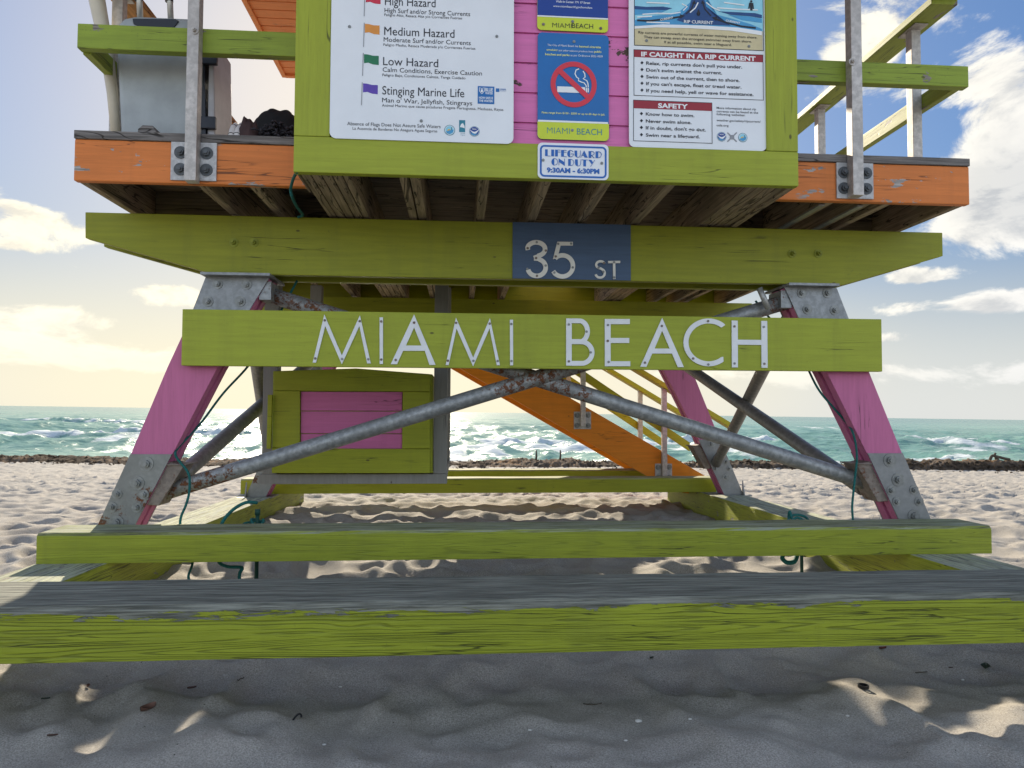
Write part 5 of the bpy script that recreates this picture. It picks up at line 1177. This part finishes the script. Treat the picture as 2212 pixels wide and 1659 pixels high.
# =================================================================== SMALL THINGS ON THE SAND
def ground(x, y):
    d = Fw + Rt * (x - 1106) / FPX - Up * (y - 829.5) / FPX; tt = np.linspace(.6, 40, 6000); p = np.array([0, 0, EYE])[None] + d[None] * tt[:, None]
    k = np.argmax(p[:, 2] < sand_z(p[:, 0], p[:, 1])); q = p[k]; return np.array([q[0], q[1], float(sand_z(q[0], q[1]))]), tt[k]
def leaf(px, py, L, mat, label, rz, name='leaf', cat='leaf', curl=.4, wide=.45):
    p, _ = ground(px, py); mb = MB(); n = 8; V = []
    for i in range(n + 1):
        a = i / n; hw = wide * L * .5 * math.sin(math.pi * min(1, a * .96 + .03)) ** .8
        for sgn in (-1, 0, 1):
            lx = (a - .5) * L; ly = hw * sgn; lz = .004 + curl * L * (.25 * (a - .5) ** 2 * 4 * .5 + .22 * abs(sgn)) 
            V.append((p[0] + lx * math.cos(rz) - ly * math.sin(rz), p[1] + lx * math.sin(rz) + ly * math.cos(rz), p[2] + lz))
    up = [(i * 3 + j, i * 3 + j + 1, (i + 1) * 3 + j + 1, (i + 1) * 3 + j) for i in range(n) for j in range(2)]
    V2 = [(a, b_, c_ + .0012) for a, b_, c_ in V]; o = len(V)
    mb.add(V + V2, up + [tuple(o + i for i in reversed(f)) for f in up], True)
    return single(name, mb, M[mat], label, cat, world=True)
leaf(320, 1540, 0.0484, 'leaf_brown', 'curled brown leaf standing on the shaded sand at lower left', 1.1, curl=.9, wide=.8)
leaf(1907, 1404, 0.0351, 'leaf_red', 'small reddish leaf on the sand just below the front timber', .3, curl=.6)
leaf(2129, 1447, 0.0390, 'leaf_green', 'dull green crumpled leaf near the right edge of the sand', .9, curl=1.2, wide=.8)
leaf(98, 1514, 0.0234, 'leaf_green', 'tiny dark leaf on the sand near the left edge', .4)
leaf(190, 1487, 0.0187, 'leaf_brown', 'tiny curled dark leaf on a ridge below the left of the front timber', 2.0, curl=1.0, wide=.7)
leaf(113, 1595, 0.0265, 'leaf_brown', 'thin dark leaf beside the bright sand patch at lower left', .2, wide=.25)
leaf(414, 1490, 0.0273, 'leaf_brown', 'pale brown leaf scrap on a crest below the front timber', .5, curl=.6)
leaf(1408, 1424, 0.0218, 'leaf_green', 'dark speck of leaf just below the middle of the front timber', .7)
leaf(2054, 1447, 0.0172, 'leaf_brown', 'short dark leaf scrap left of the dull green leaf', .1, wide=.3)
def ring(px, py, r, label, frac=1.0, tilt=0.0):
    p, _ = ground(px, py); n = 40
    pts = [(p[0] + r * math.cos(2 * math.pi * frac * k / n + .2), p[1] + r * math.sin(2 * math.pi * frac * k / n + .2), p[2] + .008 + tilt * r * math.sin(2 * math.pi * k / n)) for k in range(n + 1)]
    mb = MB()
    if frac == 1.0:
        V = []
        for k in range(n):
            a = 2 * math.pi * k / n; ca, sa = math.cos(a), math.sin(a); rr = r * (1 + .03 * (k % 2))
            V += [(p[0] + rr * ca, p[1] + rr * sa, p[2] + .004), (p[0] + rr * ca, p[1] + rr * sa, p[2] + .014), (p[0] + (r - .0025) * ca, p[1] + (r - .0025) * sa, p[2] + .014), (p[0] + (r - .0025) * ca, p[1] + (r - .0025) * sa, p[2] + .004)]
        mb.add(V, [(k * 4 + a, k * 4 + (a + 1) % 4, ((k + 1) % n) * 4 + (a + 1) % 4, ((k + 1) % n) * 4 + a) for k in range(n) for a in range(4)])
    else: mb.tube(pts, .0028, 8)
    return single('plastic_ring', mb, M['black_plastic'], label, 'plastic ring', world=True)
ring(1865, 1489, .0165, 'black ribbed bottle ring on the sand between the sunlit patches')
ring(642, 1558, .011, 'broken black plastic ring on the shaded sand near the front', .62, .5)
shells = [(1378, 1559, 'white oval shell left of the sunlit patches in the foreground'), (1351, 1602, 'white shell chip near the bottom edge of the sand'), (2080, 1470, 'white shell chip above the right sunlit patch'), (736, 1486, 'white shell chip on the ridge below the front timber'), (1145, 1580, 'white shell fragment in the smooth shaded sand'), (700, 1610, 'small pale pebble in the smooth sand at lower left'), (1490, 1555, 'thin white shell chip in the middle of the shaded sand'), (1830, 1548, 'pale triangular shell chip below the black ring')]
for k, (x, y, lb) in enumerate(shells):
    p, _ = ground(x, y); mb = MB(); r = .0042 if k else .008; n, mm = 10, 6; V = []
    for i in range(mm + 1):
        for j in range(n):
            th = math.pi * i / mm; ph = 2 * math.pi * j / n; V.append((p[0] + r * 1.4 * math.sin(th) * math.cos(ph) * (1 + .2 * math.cos(ph + k)), p[1] + r * math.sin(th) * math.sin(ph), p[2] + .002 + r * .5 * math.cos(th) * (1 + .25 * math.cos(ph * 2))))
    mb.add(V, [(i * n + j, i * n + (j + 1) % n, (i + 1) * n + (j + 1) % n, (i + 1) * n + j) for i in range(mm) for j in range(n)], True)
    single('shell', mb, M['shell'], lb, 'shell', world=True)
def twig(px, py, L, a, label):
    p, _ = ground(px, py); r2 = random.Random(px); pts = [(p[0] + (k / 5 - .5) * L * math.cos(a), p[1] + (k / 5 - .5) * L * math.sin(a), p[2] + .003 + .004 * r2.random()) for k in range(6)]
    return single('twig', MB().tube(smooth(pts, 4), [.0016] * 21, 6), M['driftwood'], label, 'twig', world=True)
twig(1990, 1575 - 120, .05, .2, 'dark curved twig right of the small green leaf on the sand'); twig(520, 1470, .03, 1.2, 'short dark twig standing in a hollow below the front timber'); twig(2180 - 900, 1525, .06, .1, 'thin dark twig lying across the ridge in the middle foreground')
# driftwood at the waterline and sticks in the bank
q = raydir(2143, 975); k = (shore(0) + 0) ; 
def on_bank(px, py, push=0.0):
    d = Fw + Rt * (px - 1106) / FPX - Up * (py - 829.5) / FPX; tt = 20.0
    for _ in range(30): tt = (shore(d[0] * tt) - 1.0 + push) / d[1]
    return np.array([0, 0, EYE]) + d * tt
a, b_, c_, e_ = on_bank(2134, 996), on_bank(2142, 986), on_bank(2152, 986), on_bank(2172, 991)
f1, f2 = on_bank(2157, 996), on_bank(2164, 996)
for qq in (a, f1): qq[2] = float(sand_z(qq[0], qq[1])) + .08
single('driftwood', MB().tube(smooth([a, b_, c_, e_, e_ + np.array([.12, 0, -.02])], 6), [.04] * 25, 8).tube(smooth([c_, f1], 6), .055, 8).tube(smooth([(b_ + c_) / 2, (b_ + c_) / 2 + np.array([.05, 0, .10])], 3), .03, 6), M['driftwood'], 'dark arched driftwood log on the seaweed bank at far right', 'driftwood', world=True)
for px, lb in ((1158, 'thin dark stick poking from the seaweed bank near the locker frame'), (1210, 'thin dark stick poking from the seaweed bank left of the stair plate')):
    p = on_bank(px, 992); p[2] = float(sand_z(p[0], p[1])) + .15
    single('stick', MB().tube([p, p + np.array([.01, 0, .14]), p + np.array([.0, 0, .27])], [.03, .025, .018], 7), M['driftwood'], lb, 'stick', world=True)
